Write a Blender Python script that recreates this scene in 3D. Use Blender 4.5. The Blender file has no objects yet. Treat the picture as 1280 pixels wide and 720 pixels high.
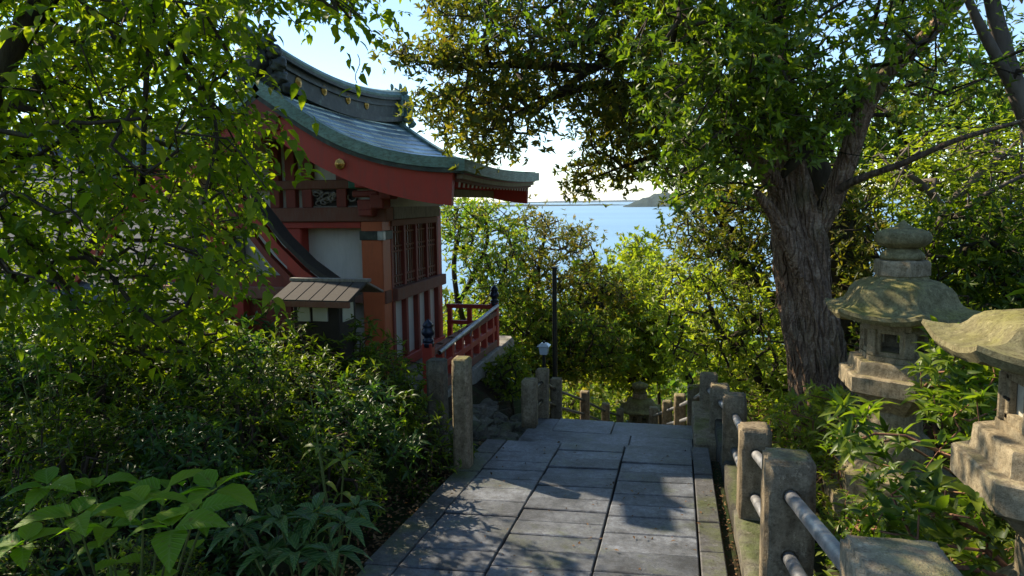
import bpy, bmesh, math, random
import numpy as np
from mathutils import Vector, Matrix, noise as mn
RNG = np.random.RandomState(7); random.seed(7)
SC = bpy.context.scene; COL = SC.collection
# ------------------------------------------------------------------ camera, world, sun
# world axes: X across the path, Y along the path (downhill), Z up; path surface passes z=0 at the camera's foot
F = 853.; PITCH = math.radians(5.5); ROLL = math.radians(.7); CY = 334.; EYE = 1.7
AZ = math.radians(13.6827)
SLOPE = .0621
AC = Vector((math.cos(AZ), math.sin(AZ), 0)); AD = Vector((-math.sin(AZ), math.cos(AZ), 0))
# camera right / forward on the ground, in path axes
_up0 = AD*math.sin(PITCH) + Vector((0, 0, math.cos(PITCH)))
_fw = AD*math.cos(PITCH) + Vector((0, 0, -math.sin(PITCH)))
_rt = AC*math.cos(ROLL) - _up0*math.sin(ROLL)
_up = AC*math.sin(ROLL) + _up0*math.cos(ROLL)
camd = bpy.data.cameras.new('camera'); cam = bpy.data.objects.new('camera', camd); COL.objects.link(cam)
m = Matrix.Identity(4)
for i in range(3):
    m[i][0] = _rt[i]; m[i][1] = _up[i]; m[i][2] = -_fw[i]
m[2][3] = EYE; cam.matrix_world = m
camd.sensor_width = 36; camd.lens = 36*F/1280; camd.shift_y = -26/1280.
camd.clip_start = .05; camd.clip_end = 150000
SC.camera = cam
SUN_AZ = math.radians(-64)      # from the path direction, negative = to the left
SUN_EL = math.radians(39)
sdir = Vector((math.sin(SUN_AZ)*math.cos(SUN_EL), math.cos(SUN_AZ)*math.cos(SUN_EL), math.sin(SUN_EL)))
W = bpy.data.worlds.new('World'); SC.world = W; W.use_nodes = True
wn = W.node_tree.nodes; bg = wn['Background']; sky = wn.new('ShaderNodeTexSky'); sky.sky_type = 'NISHITA'
sky.sun_disc = False; sky.sun_elevation = SUN_EL; sky.sun_rotation = SUN_AZ
sky.air_density = 1.0; sky.dust_density = .0; sky.ozone_density = 3.0
W.node_tree.links.new(sky.outputs[0], bg.inputs[0]); bg.inputs[1].default_value = .14
sl = bpy.data.lights.new('sun', 'SUN'); sl.energy = 5.0; sl.angle = math.radians(.5); sl.color = (1, .87, .68)
sun = bpy.data.objects.new('sun', sl); COL.objects.link(sun); sun.rotation_euler = sdir.to_track_quat('Z', 'Y').to_euler()
SC.view_settings.view_transform = 'Standard'; SC.view_settings.look = 'None'; SC.view_settings.exposure = .9
SC.view_settings.gamma = 1
try:
    SC.cycles.max_bounces = 6; SC.cycles.diffuse_bounces = 4; SC.cycles.transmission_bounces = 4; SC.cycles.volume_bounces = 0
except Exception: pass

def ray(px, py):
    x0 = (px-640)/F; y0 = (CY-py)/F
    return (_rt*x0 + _up*y0 + _fw)
def PV(px, py, v):
    r = ray(px, py); t = v/r[1]; return Vector((r[0]*t, v, r[2]*t+EYE))
def PU(px, py, u):
    r = ray(px, py); t = u/r[0]; return Vector((u, r[1]*t, r[2]*t+EYE))

# ------------------------------------------------------------------ materials
MATS = {}
class NT:
    def __init__(s, name):
        s.m = bpy.data.materials.new(name); s.m.use_nodes = True; s.t = s.m.node_tree; s.n = s.t.nodes
        s.b = s.n['Principled BSDF']; s.out = s.n['Material Output']
        g = s.n.new('ShaderNodeNewGeometry'); s.pos = g.outputs['Position']; s.nor = g.outputs['Normal']
    def link(s, a, b): s.t.links.new(a, b)
    def noise(s, scale, detail=4, rough=.55, vec=None, stretch=None, dim='3D'):
        t = s.n.new('ShaderNodeTexNoise'); t.inputs['Scale'].default_value = scale; t.inputs['Detail'].default_value = detail
        t.inputs['Roughness'].default_value = rough
        v = vec or s.pos
        if stretch:
            mp = s.n.new('ShaderNodeMapping'); mp.inputs['Scale'].default_value = stretch; s.link(v, mp.inputs[0]); v = mp.outputs[0]
        s.link(v, t.inputs['Vector']); return t.outputs['Fac']
    def ramp(s, fac, stops):
        r = s.n.new('ShaderNodeValToRGB'); e = r.color_ramp.elements
        while len(e) < len(stops): e.new(.5)
        for k, (p, c) in enumerate(stops):
            e[k].position = p; e[k].color = (*c, 1) if len(c) == 3 else c
        s.link(fac, r.inputs[0]); return r.outputs[0]
    def math(s, op, a, b=None, clamp=False):
        n = s.n.new('ShaderNodeMath'); n.operation = op; n.use_clamp = clamp
        for k, x in enumerate((a, b)):
            if x is None: continue
            if isinstance(x, (int, float)): n.inputs[k].default_value = x
            else: s.link(x, n.inputs[k])
        return n.outputs[0]
    def mix(s, fac, a, b, mode='MIX'):
        n = s.n.new('ShaderNodeMix'); n.data_type = 'RGBA'; n.blend_type = mode
        for idx, x in ((0, fac), (6, a), (7, b)):
            if isinstance(x, (int, float)): n.inputs[idx].default_value = x
            elif isinstance(x, tuple): n.inputs[idx].default_value = (*x, 1)
            else: s.link(x, n.inputs[idx])
        return n.outputs[2]
    def attr(s, name):
        a = s.n.new('ShaderNodeAttribute'); a.attribute_name = name; return a.outputs['Fac']
    def objrand(s): return s.n.new('ShaderNodeObjectInfo').outputs['Random']
    def bump(s, h, strength=.4, dist=.01):
        b = s.n.new('ShaderNodeBump'); b.inputs['Strength'].default_value = strength; b.inputs['Distance'].default_value = dist
        s.link(h, b.inputs['Height']); s.link(b.outputs[0], s.b.inputs['Normal']); return b.outputs[0]
    def done(s, col=None, rough=None, metal=None, spec=None):
        if col is not None:
            if isinstance(col, tuple): s.b.inputs['Base Color'].default_value = (*col, 1)
            else: s.link(col, s.b.inputs['Base Color'])
        if rough is not None:
            if isinstance(rough, (int, float)): s.b.inputs['Roughness'].default_value = rough
            else: s.link(rough, s.b.inputs['Roughness'])
        if metal is not None: s.b.inputs['Metallic'].default_value = metal
        if spec is not None: s.b.inputs['Specular IOR Level'].default_value = spec
        return s.m
def up_mask(n, sharp=1.0):
    sx = n.n.new('ShaderNodeSeparateXYZ'); n.link(n.nor, sx.inputs[0]); return sx.outputs[2]
def stone_mat(name, base, dark, moss, moss_amt, scale=14, rough=.85, rand=.25, bump=.5):
    n = NT(name)
    a = n.noise(scale, 6, .65); b = n.noise(scale*9, 3, .7); c = n.noise(2.3, 4, .6)
    col = n.ramp(a, [(.3, dark), (.62, base)])
    col = n.mix(n.ramp(b, [(.35, (0, 0, 0)), (.7, (1, 1, 1))]), n.mix(.45, col, dark), col)
    v = n.math('ADD', n.math('MULTIPLY', n.objrand(), rand*2), 1-rand)
    mu = n.mix(1.0, col, v, 'MULTIPLY')
    if moss_amt > 0:
        f = n.math('ADD', n.math('MULTIPLY', up_mask(n), .22), n.math('ADD', n.math('MULTIPLY', c, .8), n.math('MULTIPLY', a, .35)))
        f = n.ramp(f, [(.88-.3*moss_amt, (0, 0, 0)), (1.02-.25*moss_amt, (1, 1, 1))])
        mossc = n.mix(b, moss, tuple(x*1.9 for x in moss))
        mu = n.mix(n.math('MULTIPLY', f, .85), mu, mossc)
    pit = n.ramp(n.noise(scale*3.1, 5, .75), [(.36, (.45, .42, .38)), (.5, (1, 1, 1))]); mu = n.mix(.75, mu, pit, 'MULTIPLY')
    sk_ = n.ramp(n.noise(scale*.7, 4, .7, stretch=(1, 1, .12)), [(.40, (.55, .52, .48)), (.56, (1, 1, 1))]); mu = n.mix(.6, mu, sk_, 'MULTIPLY')
    li = n.ramp(n.noise(scale*.8, 6, .75, stretch=(1.3, 1, .9)), [(.60, (0, 0, 0)), (.66, (.5, .5, .5))]); mu = n.mix(li, mu, tuple(min(1, x*1.35) for x in base))
    n.bump(n.math('ADD', a, n.math('MULTIPLY', b, .9)), bump, .016)
    return n.done(mu, rough, spec=.3)
def leaf_mat(name, stops, trans=.45, rough=.45, spec=.35, tcol=(1.0, 1.1, .35)):
    n = NT(name)
    f = n.math('ADD', n.math('MULTIPLY', n.attr('rnd'), .8), n.math('MULTIPLY', n.noise(1.1, 2), .35))
    f = n.math('ADD', f, n.math('MULTIPLY', n.math('SUBTRACT', n.objrand(), .5), .2))
    col = n.ramp(f, stops)
    n.done(col, rough, spec=spec)
    tr = n.n.new('ShaderNodeBsdfTranslucent')
    n.link(n.mix(1.0, n.mix(.0, col, col), tuple(x*1.6 for x in tcol), 'MULTIPLY'), tr.inputs[0])
    mx = n.n.new('ShaderNodeMixShader'); mx.inputs[0].default_value = trans
    n.link(n.b.outputs[0], mx.inputs[1]); n.link(tr.outputs[0], mx.inputs[2]); n.link(mx.outputs[0], n.out.inputs[0])
    return n.m
def bark_mat(name, a, b, scale=9, moss=None, bump=.6):
    n = NT(name)
    x = n.noise(scale, 6, .65, stretch=(1, 1, .18)); y = n.noise(scale*5, 4, .7, stretch=(1, 1, .3)); c = n.noise(1.7, 3)
    col = n.ramp(x, [(.32, a), (.65, b)])
    if moss: col = n.mix(n.ramp(c, [(.5, (0, 0, 0)), (.7, (.7, .7, .7))]), col, moss)
    n.bump(n.math('ADD', x, n.math('MULTIPLY', y, .35)), bump, .035)
    return n.done(col, .9, spec=.2)
def paint_mat(name, c, wear, rough=.55, amt=.5, spec=.35):
    n = NT(name)
    a = n.noise(5, 5, .6); b = n.noise(38, 4, .7, stretch=(1, 1, .25))
    col = n.mix(n.ramp(b, [(.4, (0, 0, 0)), (.75, (amt,)*3)]), c, wear)
    col = n.mix(n.math('MULTIPLY', a, .45), col, tuple(x*.6 for x in c))
    st = n.noise(3.2, 5, .7, stretch=(5, 5, .6)); col = n.mix(n.ramp(st, [(.52, (0, 0, 0)), (.72, (amt*.8,)*3)]), col, tuple(x*.5+.02 for x in wear))
    fl = n.noise(70, 4, .8); col = n.mix(n.ramp(fl, [(.62, (0, 0, 0)), (.68, (amt*.7,)*3)]), col, wear)
    n.bump(n.math('ADD', b, n.math('MULTIPLY', fl, .4)), .25, .005)
    return n.done(col, rough, spec=spec)
M = {}
M['granite'] = stone_mat('granite_paver', (.20, .215, .235), (.09, .097, .108), (.06, .07, .025), .22, 26, .50, .32, .45)
g_ = M['granite'].node_tree; b_ = g_.nodes['Principled BSDF']; src = b_.inputs['Base Color'].links[0].from_socket
geo = g_.nodes.new('ShaderNodeNewGeometry'); nz = g_.nodes.new('ShaderNodeTexNoise'); nz.inputs['Scale'].default_value = 3.1; nz.inputs['Detail'].default_value = 7; nz.inputs['Roughness'].default_value = .72; g_.links.new(geo.outputs['Position'], nz.inputs['Vector'])
cr = g_.nodes.new('ShaderNodeValToRGB'); cr.color_ramp.elements[0].position = .38; cr.color_ramp.elements[0].color = (.45, .44, .42, 1); cr.color_ramp.elements[1].position = .6; cr.color_ramp.elements[1].color = (1.15, 1.15, 1.15, 1); g_.links.new(nz.outputs['Fac'], cr.inputs[0])
mxx = g_.nodes.new('ShaderNodeMix'); mxx.data_type = 'RGBA'; mxx.blend_type = 'MULTIPLY'; mxx.inputs[0].default_value = 1; g_.links.new(src, mxx.inputs[6]); g_.links.new(cr.outputs[0], mxx.inputs[7]); g_.links.new(mxx.outputs[2], b_.inputs['Base Color'])
M['granite'].node_tree.nodes['Principled BSDF'].inputs['Specular IOR Level'].default_value = .5
M['granite_dark'] = stone_mat('granite_edge', (.17, .165, .155), (.075, .073, .07), (.06, .07, .02), .35, 22, .62, .25, .4)
M['post'] = stone_mat('post_stone', (.46, .37, .235), (.19, .145, .085), (.13, .13, .03), .42, 20, .9, .15, .6)
M['lantern'] = stone_mat('lantern_stone', (.50, .41, .26), (.22, .175, .10), (.16, .155, .035), .36, 34, .9, .06, .5)
M['cap'] = stone_mat('lantern_cap_stone', (.38, .33, .17), (.17, .15, .065), (.17, .16, .04), .62, 30, .95, .05, .6)
M['rubble'] = stone_mat('rubble_stone', (.20, .18, .13), (.07, .065, .05), (.06, .075, .02), .5, 12, .9, .4, .7)
M['concrete'] = stone_mat('concrete', (.40, .37, .31), (.24, .22, .18), (.09, .10, .04), .25, 8, .9, .05, .3)
n = NT('soil'); a = n.noise(18, 5, .7); b = n.noise(2, 4)
n.bump(a, .8, .03); M['soil'] = n.done(n.mix(n.ramp(b, [(.42, (0, 0, 0)), (.6, (1, 1, 1))]), n.ramp(a, [(.3, (.018, .013, .008)), (.7, (.065, .045, .026))]), (.025, .04, .012)), 1, spec=.1)
M['red'] = paint_mat('vermilion_paint', (.47, .052, .03), (.27, .075, .05), .55, .5)
M['orange'] = paint_mat('bright_vermilion_paint', (.55, .13, .045), (.34, .09, .04), .5, .35)
M['darkred'] = paint_mat('dark_red_wood', (.26, .05, .03), (.14, .05, .035), .65, .6)
M['brown'] = paint_mat('weathered_brown_wood', (.22, .082, .05), (.26, .19, .14), .8, .5)
M['greywood'] = paint_mat('grey_weathered_wood', (.30, .27, .23), (.12, .09, .07), .85, .8)
M['oldwood'] = paint_mat('old_roof_boards', (.05, .04, .032), (.085, .075, .06), .85, .6)
M['palewood'] = paint_mat('pale_weathered_board', (.42, .36, .27), (.25, .2, .14), .85, .5)
M['blackwood'] = paint_mat('black_wood', (.03, .022, .018), (.06, .045, .035), .7, .5)
M['plaster'] = paint_mat('white_plaster', (.66, .63, .56), (.5, .46, .39), .9, .35, .2)
M['green'] = paint_mat('green_paint', (.03, .17, .10), (.03, .10, .07), .5, .4)
n = NT('copper_patina'); a = n.noise(4, 5, .6); b = n.noise(30, 4, .7, stretch=(1, .3, 2)); n.bump(b, .25, .004)
c = n.ramp(a, [(.3, (.115, .20, .155)), (.5, (.18, .29, .225)), (.7, (.27, .38, .30))])
M['patina'] = n.done(n.mix(n.ramp(b, [(.35, (.75,)*3), (.6, (0, 0, 0))]), c, (.09, .10, .065)), .6, metal=.15)
n = NT('patina_dark'); a = n.noise(9, 5, .65); n.bump(a, .4, .01)
M['patina_dark'] = n.done(n.ramp(a, [(.3, (.025, .026, .02)), (.58, (.055, .06, .045)), (.78, (.13, .18, .13))]), .6, metal=.2)
n = NT('copper_sheet'); a = n.noise(7, 4, .6); b = n.noise(45, 3)
v = n.math('ADD', n.math('MULTIPLY', n.objrand(), .9), .5)
M['sheet'] = n.done(n.mix(1, n.ramp(a, [(.3, (.16, .235, .25)), (.7, (.26, .35, .36))]), v, 'MULTIPLY'), n.ramp(b, [(.3, (.30,)*3), (.7, (.46,)*3)]), metal=.55)
n = NT('gold'); a = n.noise(60, 3); n.bump(a, .3, .003); M['gold'] = n.done(n.ramp(a, [(.3, (.45, .24, .05)), (.7, (.75, .46, .12))]), .38, metal=.85)
n = NT('steel_rail'); a = n.noise(9, 5, .6); b = n.noise(90, 3)
M['steel'] = n.done(n.ramp(a, [(.35, (.22, .22, .22)), (.65, (.46, .45, .43))]), n.ramp(b, [(.3, (.42,)*3), (.7, (.65,)*3)]), metal=.75)
n = NT('finial_black'); a = n.noise(30, 3); n.bump(a, .2, .003); M['black'] = n.done(n.ramp(a, [(.3, (.012, .016, .03)), (.7, (.03, .04, .065))]), .35, metal=.4)
n = NT('roof_slate'); a = n.noise(8, 5, .6); n.bump(a, .3, .01)
M['slate'] = n.done(n.mix(1, n.ramp(a, [(.3, (.07, .08, .085)), (.7, (.12, .13, .135))]), n.math('ADD', n.math('MULTIPLY', n.objrand(), .4), .8), 'MULTIPLY'), .85, metal=0, spec=.15)
n = NT('lamp_glass'); M['glass'] = n.done((.55, .62, .66), .15, spec=.6)
n = NT('paper_pane'); a = n.noise(6, 3); M['pane'] = n.done(n.ramp(a, [(.3, (.42, .41, .33)), (.7, (.55, .53, .44))]), .35, spec=.5)
n = NT('ridged_bark')
mp = n.n.new('ShaderNodeMapping'); mp.inputs['Scale'].default_value = (1, 1, .16); wz = n.n.new('ShaderNodeTexNoise'); wz.inputs['Scale'].default_value = 6
n.link(n.pos, wz.inputs['Vector']); ad = n.n.new('ShaderNodeMix'); ad.data_type = 'VECTOR'; ad.inputs[0].default_value = .06; n.link(n.pos, ad.inputs[4]); n.link(wz.outputs['Color'], ad.inputs[5]); n.link(ad.outputs[1], mp.inputs[0])
vo = n.n.new('ShaderNodeTexVoronoi'); vo.feature = 'DISTANCE_TO_EDGE'; vo.inputs['Scale'].default_value = 24; n.link(mp.outputs[0], vo.inputs['Vector'])
h = n.ramp(vo.outputs['Distance'], [(.0, (0, 0, 0)), (.22, (1, 1, 1))]); x = n.noise(60, 5, .7); y = n.noise(5, 5, .65)
col = n.ramp(n.math('ADD', n.math('MULTIPLY', x, .6), n.math('MULTIPLY', y, .4)), [(.36, (.15, .088, .052)), (.5, (.29, .185, .115)), (.62, (.44, .33, .22))])
col = n.mix(n.ramp(n.noise(2.2, 4), [(.56, (0, 0, 0)), (.7, (.6, .6, .6))]), col, (.09, .10, .035))
n.bump(n.math('ADD', h, n.math('MULTIPLY', x, .35)), 1.0, .03); M['bark'] = n.done(col, .92, spec=.2)
M['bark_old'] = bark_mat('ridged_bark', (.045, .03, .02), (.30, .22, .155), 26, None, 1.0)
M['bark_moss'] = bark_mat('mossy_bark', (.02, .016, .01), (.085, .065, .042), 9, (.05, .06, .018), .7)
M['twig'] = bark_mat('twig_bark', (.03, .022, .015), (.10, .07, .045), 14, None, .4)
M['redstem'] = bark_mat('reddish_stem', (.12, .05, .03), (.30, .16, .09), 30, None, .3)
M['greenstem'] = bark_mat('green_stem', (.06, .07, .02), (.13, .16, .04), 30, None, .2)
M['pale_bark'] = bark_mat('pale_bark', (.07, .055, .045), (.20, .165, .13), 6, None, .4)
DG = (.012, .032, .008); MG = (.03, .07, .012); YG = (.085, .14, .016); BR = (.10, .075, .018); OR = (.26, .10, .015)
M['l_left'] = leaf_mat('leaf_cherry', [(.1, (.06, .11, .010)), (.5, (.13, .20, .014)), (.8, (.23, .28, .018)), (.985, (.21, .23, .018)), (1.0, (.40, .17, .015))], .62, .55, .22, (1.1, 1.1, .3))
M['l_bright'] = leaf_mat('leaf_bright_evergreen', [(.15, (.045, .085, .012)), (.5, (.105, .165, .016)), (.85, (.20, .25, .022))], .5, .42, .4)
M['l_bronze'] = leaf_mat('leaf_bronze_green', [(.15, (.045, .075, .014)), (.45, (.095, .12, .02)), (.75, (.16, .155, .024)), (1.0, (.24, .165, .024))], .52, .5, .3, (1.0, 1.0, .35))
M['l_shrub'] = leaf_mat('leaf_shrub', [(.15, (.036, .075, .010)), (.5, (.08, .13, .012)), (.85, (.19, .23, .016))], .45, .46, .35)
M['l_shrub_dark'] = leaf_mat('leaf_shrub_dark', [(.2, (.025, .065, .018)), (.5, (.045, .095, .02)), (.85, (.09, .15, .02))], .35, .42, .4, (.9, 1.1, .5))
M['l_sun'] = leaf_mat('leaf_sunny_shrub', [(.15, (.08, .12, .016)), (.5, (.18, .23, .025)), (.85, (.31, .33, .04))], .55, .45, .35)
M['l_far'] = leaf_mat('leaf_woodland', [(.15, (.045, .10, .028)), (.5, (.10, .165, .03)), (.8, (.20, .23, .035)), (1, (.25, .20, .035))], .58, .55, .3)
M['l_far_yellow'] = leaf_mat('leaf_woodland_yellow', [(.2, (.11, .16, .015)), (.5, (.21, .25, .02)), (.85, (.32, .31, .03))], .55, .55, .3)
M['l_big'] = leaf_mat('leaf_hydrangea', [(.2, (.09, .19, .012)), (.8, (.18, .28, .018))], .55, .6, .18)
M['l_dead'] = leaf_mat('leaf_litter', [(.2, (.05, .025, .012)), (.6, (.14, .075, .03)), (.9, (.26, .15, .07))], .1, .8, .2)

def veined(name, stops, trans, rough, spec):
    m_ = leaf_mat(name, stops, trans, rough, spec); t = m_.node_tree; b = t.nodes['Principled BSDF']
    def at(nm): a = t.nodes.new('ShaderNodeAttribute'); a.attribute_name = nm; return a.outputs['Fac']
    def mt(op, x, y=0.):
        k = t.nodes.new('ShaderNodeMath'); k.operation = op
        for i, q in enumerate((x, y)):
            if isinstance(q, (int, float)): k.inputs[i].default_value = q
            else: t.links.new(q, k.inputs[i])
        return k.outputs[0]
    lt, ls = at('lt'), mt('ABSOLUTE', at('ls'))
    w = mt('SINE', mt('MULTIPLY', mt('SUBTRACT', lt, mt('MULTIPLY', ls, .55)), 50.)); side = mt('POWER', mt('MULTIPLY', mt('ADD', w, 1.), .5), 7.)
    mid = mt('POWER', mt('SUBTRACT', 1., mt('MINIMUM', mt('MULTIPLY', ls, 9.), 1.)), 2.); v = mt('MINIMUM', mt('ADD', side, mid), 1.)
    src = b.inputs['Base Color'].links[0].from_socket; mx = t.nodes.new('ShaderNodeMix'); mx.data_type = 'RGBA'
    t.links.new(mt('MULTIPLY', v, .5), mx.inputs[0]); t.links.new(src, mx.inputs[6]); mx.inputs[7].default_value = (.28, .36, .08, 1)
    nz = t.nodes.new('ShaderNodeTexNoise'); nz.inputs['Scale'].default_value = 42; nz.inputs['Detail'].default_value = 4; g_ = t.nodes.new('ShaderNodeNewGeometry'); t.links.new(g_.outputs['Position'], nz.inputs['Vector'])
    m2 = t.nodes.new('ShaderNodeMix'); m2.data_type = 'RGBA'; t.links.new(mt('MULTIPLY', mt('GREATER_THAN', nz.outputs['Fac'], .66), .8), m2.inputs[0]); t.links.new(mx.outputs[2], m2.inputs[6]); m2.inputs[7].default_value = (.16, .09, .03, 1)
    t.links.new(m2.outputs[2], b.inputs['Base Color']); bp = t.nodes.new('ShaderNodeBump'); bp.inputs['Strength'].default_value = .6; bp.inputs['Distance'].default_value = .004
    t.links.new(mt('SUBTRACT', 0., v), bp.inputs['Height']); t.links.new(bp.outputs[0], b.inputs['Normal']); return m_
M['l_big'] = veined('leaf_hydrangea_veined', [(.2, (.10, .22, .012)), (.8, (.22, .33, .02))], .55, .55, .2)
M['l_glossy'] = veined('leaf_glossy_veined', [(.2, (.02, .06, .016)), (.8, (.045, .11, .022))], .35, .38, .4)
# ------------------------------------------------------------------ mesh helpers
def tag(o, label=None, cat=None, group=None, kind=None):
    for k, v in (('label', label), ('category', cat), ('group', group), ('kind', kind)):
        if v: o[k] = v
    return o
def empty(name, loc, label, cat, group=None):
    o = bpy.data.objects.new(name, None); COL.objects.link(o); o.location = loc; o.empty_display_size = .1
    return tag(o, label, cat, group)
def link(name, me, mat, parent=None):
    o = bpy.data.objects.new(name, me); COL.objects.link(o)
    if me is not None and mat is not None and len(me.materials) == 0: me.materials.append(mat)
    if parent is not None:
        o.parent = parent
        if parent.parent is None and parent.type == 'EMPTY': o.location = [-x for x in parent.location]
    return o
def mesh_np(name, verts, faces, rnd=None, smooth=False):
    """verts (N,3); faces: list of arrays (F,k)"""
    me = bpy.data.meshes.new(name)
    faces = [np.asarray(f, dtype=np.int32) for f in faces if len(f)]
    nl = sum(f.size for f in faces); nf = sum(len(f) for f in faces)
    me.vertices.add(len(verts)); me.vertices.foreach_set('co', np.asarray(verts, dtype=np.float32).ravel())
    me.loops.add(nl); me.polygons.add(nf)
    me.loops.foreach_set('vertex_index', np.concatenate([f.ravel() for f in faces]))
    tot = np.concatenate([np.full(len(f), f.shape[1], dtype=np.int32) for f in faces])
    me.polygons.foreach_set('loop_start', np.concatenate([[0], np.cumsum(tot)[:-1]]).astype(np.int32))
    me.polygons.foreach_set('loop_total', tot)
    if smooth: me.polygons.foreach_set('use_smooth', np.ones(nf, dtype=bool))
    if rnd is not None:
        at = me.attributes.new('rnd', 'FLOAT', 'POINT'); at.data.foreach_set('value', np.asarray(rnd, dtype=np.float32))
    me.update(calc_edges=True); return me
def bm_mesh(name, bm, smooth=False):
    me = bpy.data.meshes.new(name); bm.normal_update(); bm.to_mesh(me); bm.free()
    if smooth:
        for p in me.polygons: p.use_smooth = True
    return me
def box_bm(c, s, bev=0, rot=None, seg=1, taper=1.0, bm=None):
    b = bmesh.new()
    bmesh.ops.create_cube(b, size=1)
    for v in b.verts:
        k = taper if v.co.z > 0 else 1
        v.co = Vector((v.co.x*s[0]*k, v.co.y*s[1]*k, v.co.z*s[2]))
    if bev: bmesh.ops.bevel(b, geom=b.edges[:], offset=bev, segments=seg, affect='EDGES', profile=.6)
    for v in b.verts:
        if rot is not None: v.co = rot @ v.co
        v.co += Vector(c)
    if bm is None: return b
    me = bpy.data.meshes.new('t'); b.to_mesh(me); b.free(); bm.from_mesh(me); bpy.data.meshes.remove(me)
    return bm
def box(name, c, s, mat, parent=None, bev=.006, rot=None, seg=1, taper=1.0):
    return link(name, bm_mesh(name, box_bm(c, s, bev, rot, seg, taper)), mat, parent)
def bx2(name, lo, hi, mat, parent=None, bev=.006):
    return box(name, [(a+b)/2 for a, b in zip(lo, hi)], [b-a for a, b in zip(lo, hi)], mat, parent, bev)
def beam_bm(p, q, w, h, bev=.004, bm=None):
    p = Vector(p); q = Vector(q); d = q-p; L = d.length; y = d.normalized()
    x = y.cross(Vector((0, 0, 1)));
    if x.length < .01: x = Vector((1, 0, 0))
    x.normalize(); z = x.cross(y)
    R = Matrix((x, y, z)).transposed()
    return box_bm((p+q)/2, (w, L, h), bev, R, bm=bm)
def beam(name, p, q, w, h, mat, parent=None, bev=.004):
    return link(name, bm_mesh(name, beam_bm(p, q, w, h, bev)), mat, parent)
def rough_stone(name, c, s, mat, parent, amp=.01, cuts=5, bev=.012, seed=0, top=0):
    """stone block with uneven faces and chipped edges"""
    b = bmesh.new(); bmesh.ops.create_cube(b, size=1)
    for v in b.verts: v.co = Vector((v.co.x*s[0], v.co.y*s[1], v.co.z*s[2]))
    bmesh.ops.bevel(b, geom=b.edges[:], offset=bev, segments=2, affect='EDGES')
    long_ = [e for e in b.edges if e.calc_length() > .05]
    bmesh.ops.subdivide_edges(b, edges=long_, cuts=cuts, use_grid_fill=True)
    for v in b.verts:
        k = 1.0
        if top and v.co.z > s[2]*.45: v.co.z += top*(1-max(abs(v.co.x)/s[0], abs(v.co.y)/s[1])*2)
        q = v.co*9+Vector((seed*3.1, seed*1.7, seed))
        n_ = Vector((mn.noise(q), mn.noise(q+Vector((9, 0, 0))), mn.noise(q+Vector((0, 9, 0)))))
        q2 = v.co*30+Vector((seed, 5, 3))
        v.co += n_*amp + v.co.normalized()*mn.noise(q2)*amp*.6
        v.co += Vector(c)
    return link(name, bm_mesh(name, b, True), mat, parent)
def sweep(pts, rad, sides=6, closed_end=True):
    pts = np.asarray(pts, float); n = len(pts)
    t = np.gradient(pts, axis=0); t /= (np.linalg.norm(t, axis=1, keepdims=True)+1e-9)
    ref = np.array([0, 0, 1.]) if abs(t[0][2]) < .9 else np.array([1., 0, 0])
    a = np.cross(t[0], ref); a /= np.linalg.norm(a); A = [a]
    for i in range(1, n):
        a = A[-1]-t[i]*np.dot(A[-1], t[i]); l = np.linalg.norm(a); a = a/l if l > 1e-6 else A[-1]; A.append(a)
    A = np.array(A); B = np.cross(t, A)
    th = np.arange(sides)*2*math.pi/sides
    v = pts[:, None, :] + np.asarray(rad)[:, None, None]*(A[:, None, :]*np.cos(th)[None, :, None] + B[:, None, :]*np.sin(th)[None, :, None])
    v = v.reshape(-1, 3)
    i = np.arange(n-1)[:, None]*sides; j = np.arange(sides)[None, :]; j2 = (j+1) % sides
    f = np.stack([i+j, i+j2, i+sides+j2, i+sides+j], -1).reshape(-1, 4)
    return v, f
def join_sweeps(lst):
    V = []; Fs = []; o = 0
    for v, f in lst: V.append(v); Fs.append(f+o); o += len(v)
    return np.concatenate(V), np.concatenate(Fs)
def lathe(name, prof, c, mat, parent, sides=32, smooth=True, rot=0, jitter=0):
    V = []; Fc = []; c = Vector(c)
    for k, (r, z) in enumerate(prof):
        for s in range(sides):
            a = 2*math.pi*s/sides+rot; p = Vector((r*math.cos(a), r*math.sin(a), z))
            if jitter: p += p.normalized()*mn.noise(p*11)*jitter
            V.append(p+c)
    n = len(prof)
    for k in range(n-1):
        for s in range(sides):
            s2 = (s+1) % sides; Fc.append((k*sides+s, k*sides+s2, (k+1)*sides+s2, (k+1)*sides+s))
    caps = [tuple(range(sides))[::-1], tuple((n-1)*sides+s for s in range(sides))]
    me = bpy.data.meshes.new(name); me.from_pydata(V, [], Fc+caps)
    if smooth: me.polygons.foreach_set('use_smooth', np.ones(len(me.polygons), dtype=bool))
    return link(name, me, mat, parent)

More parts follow.
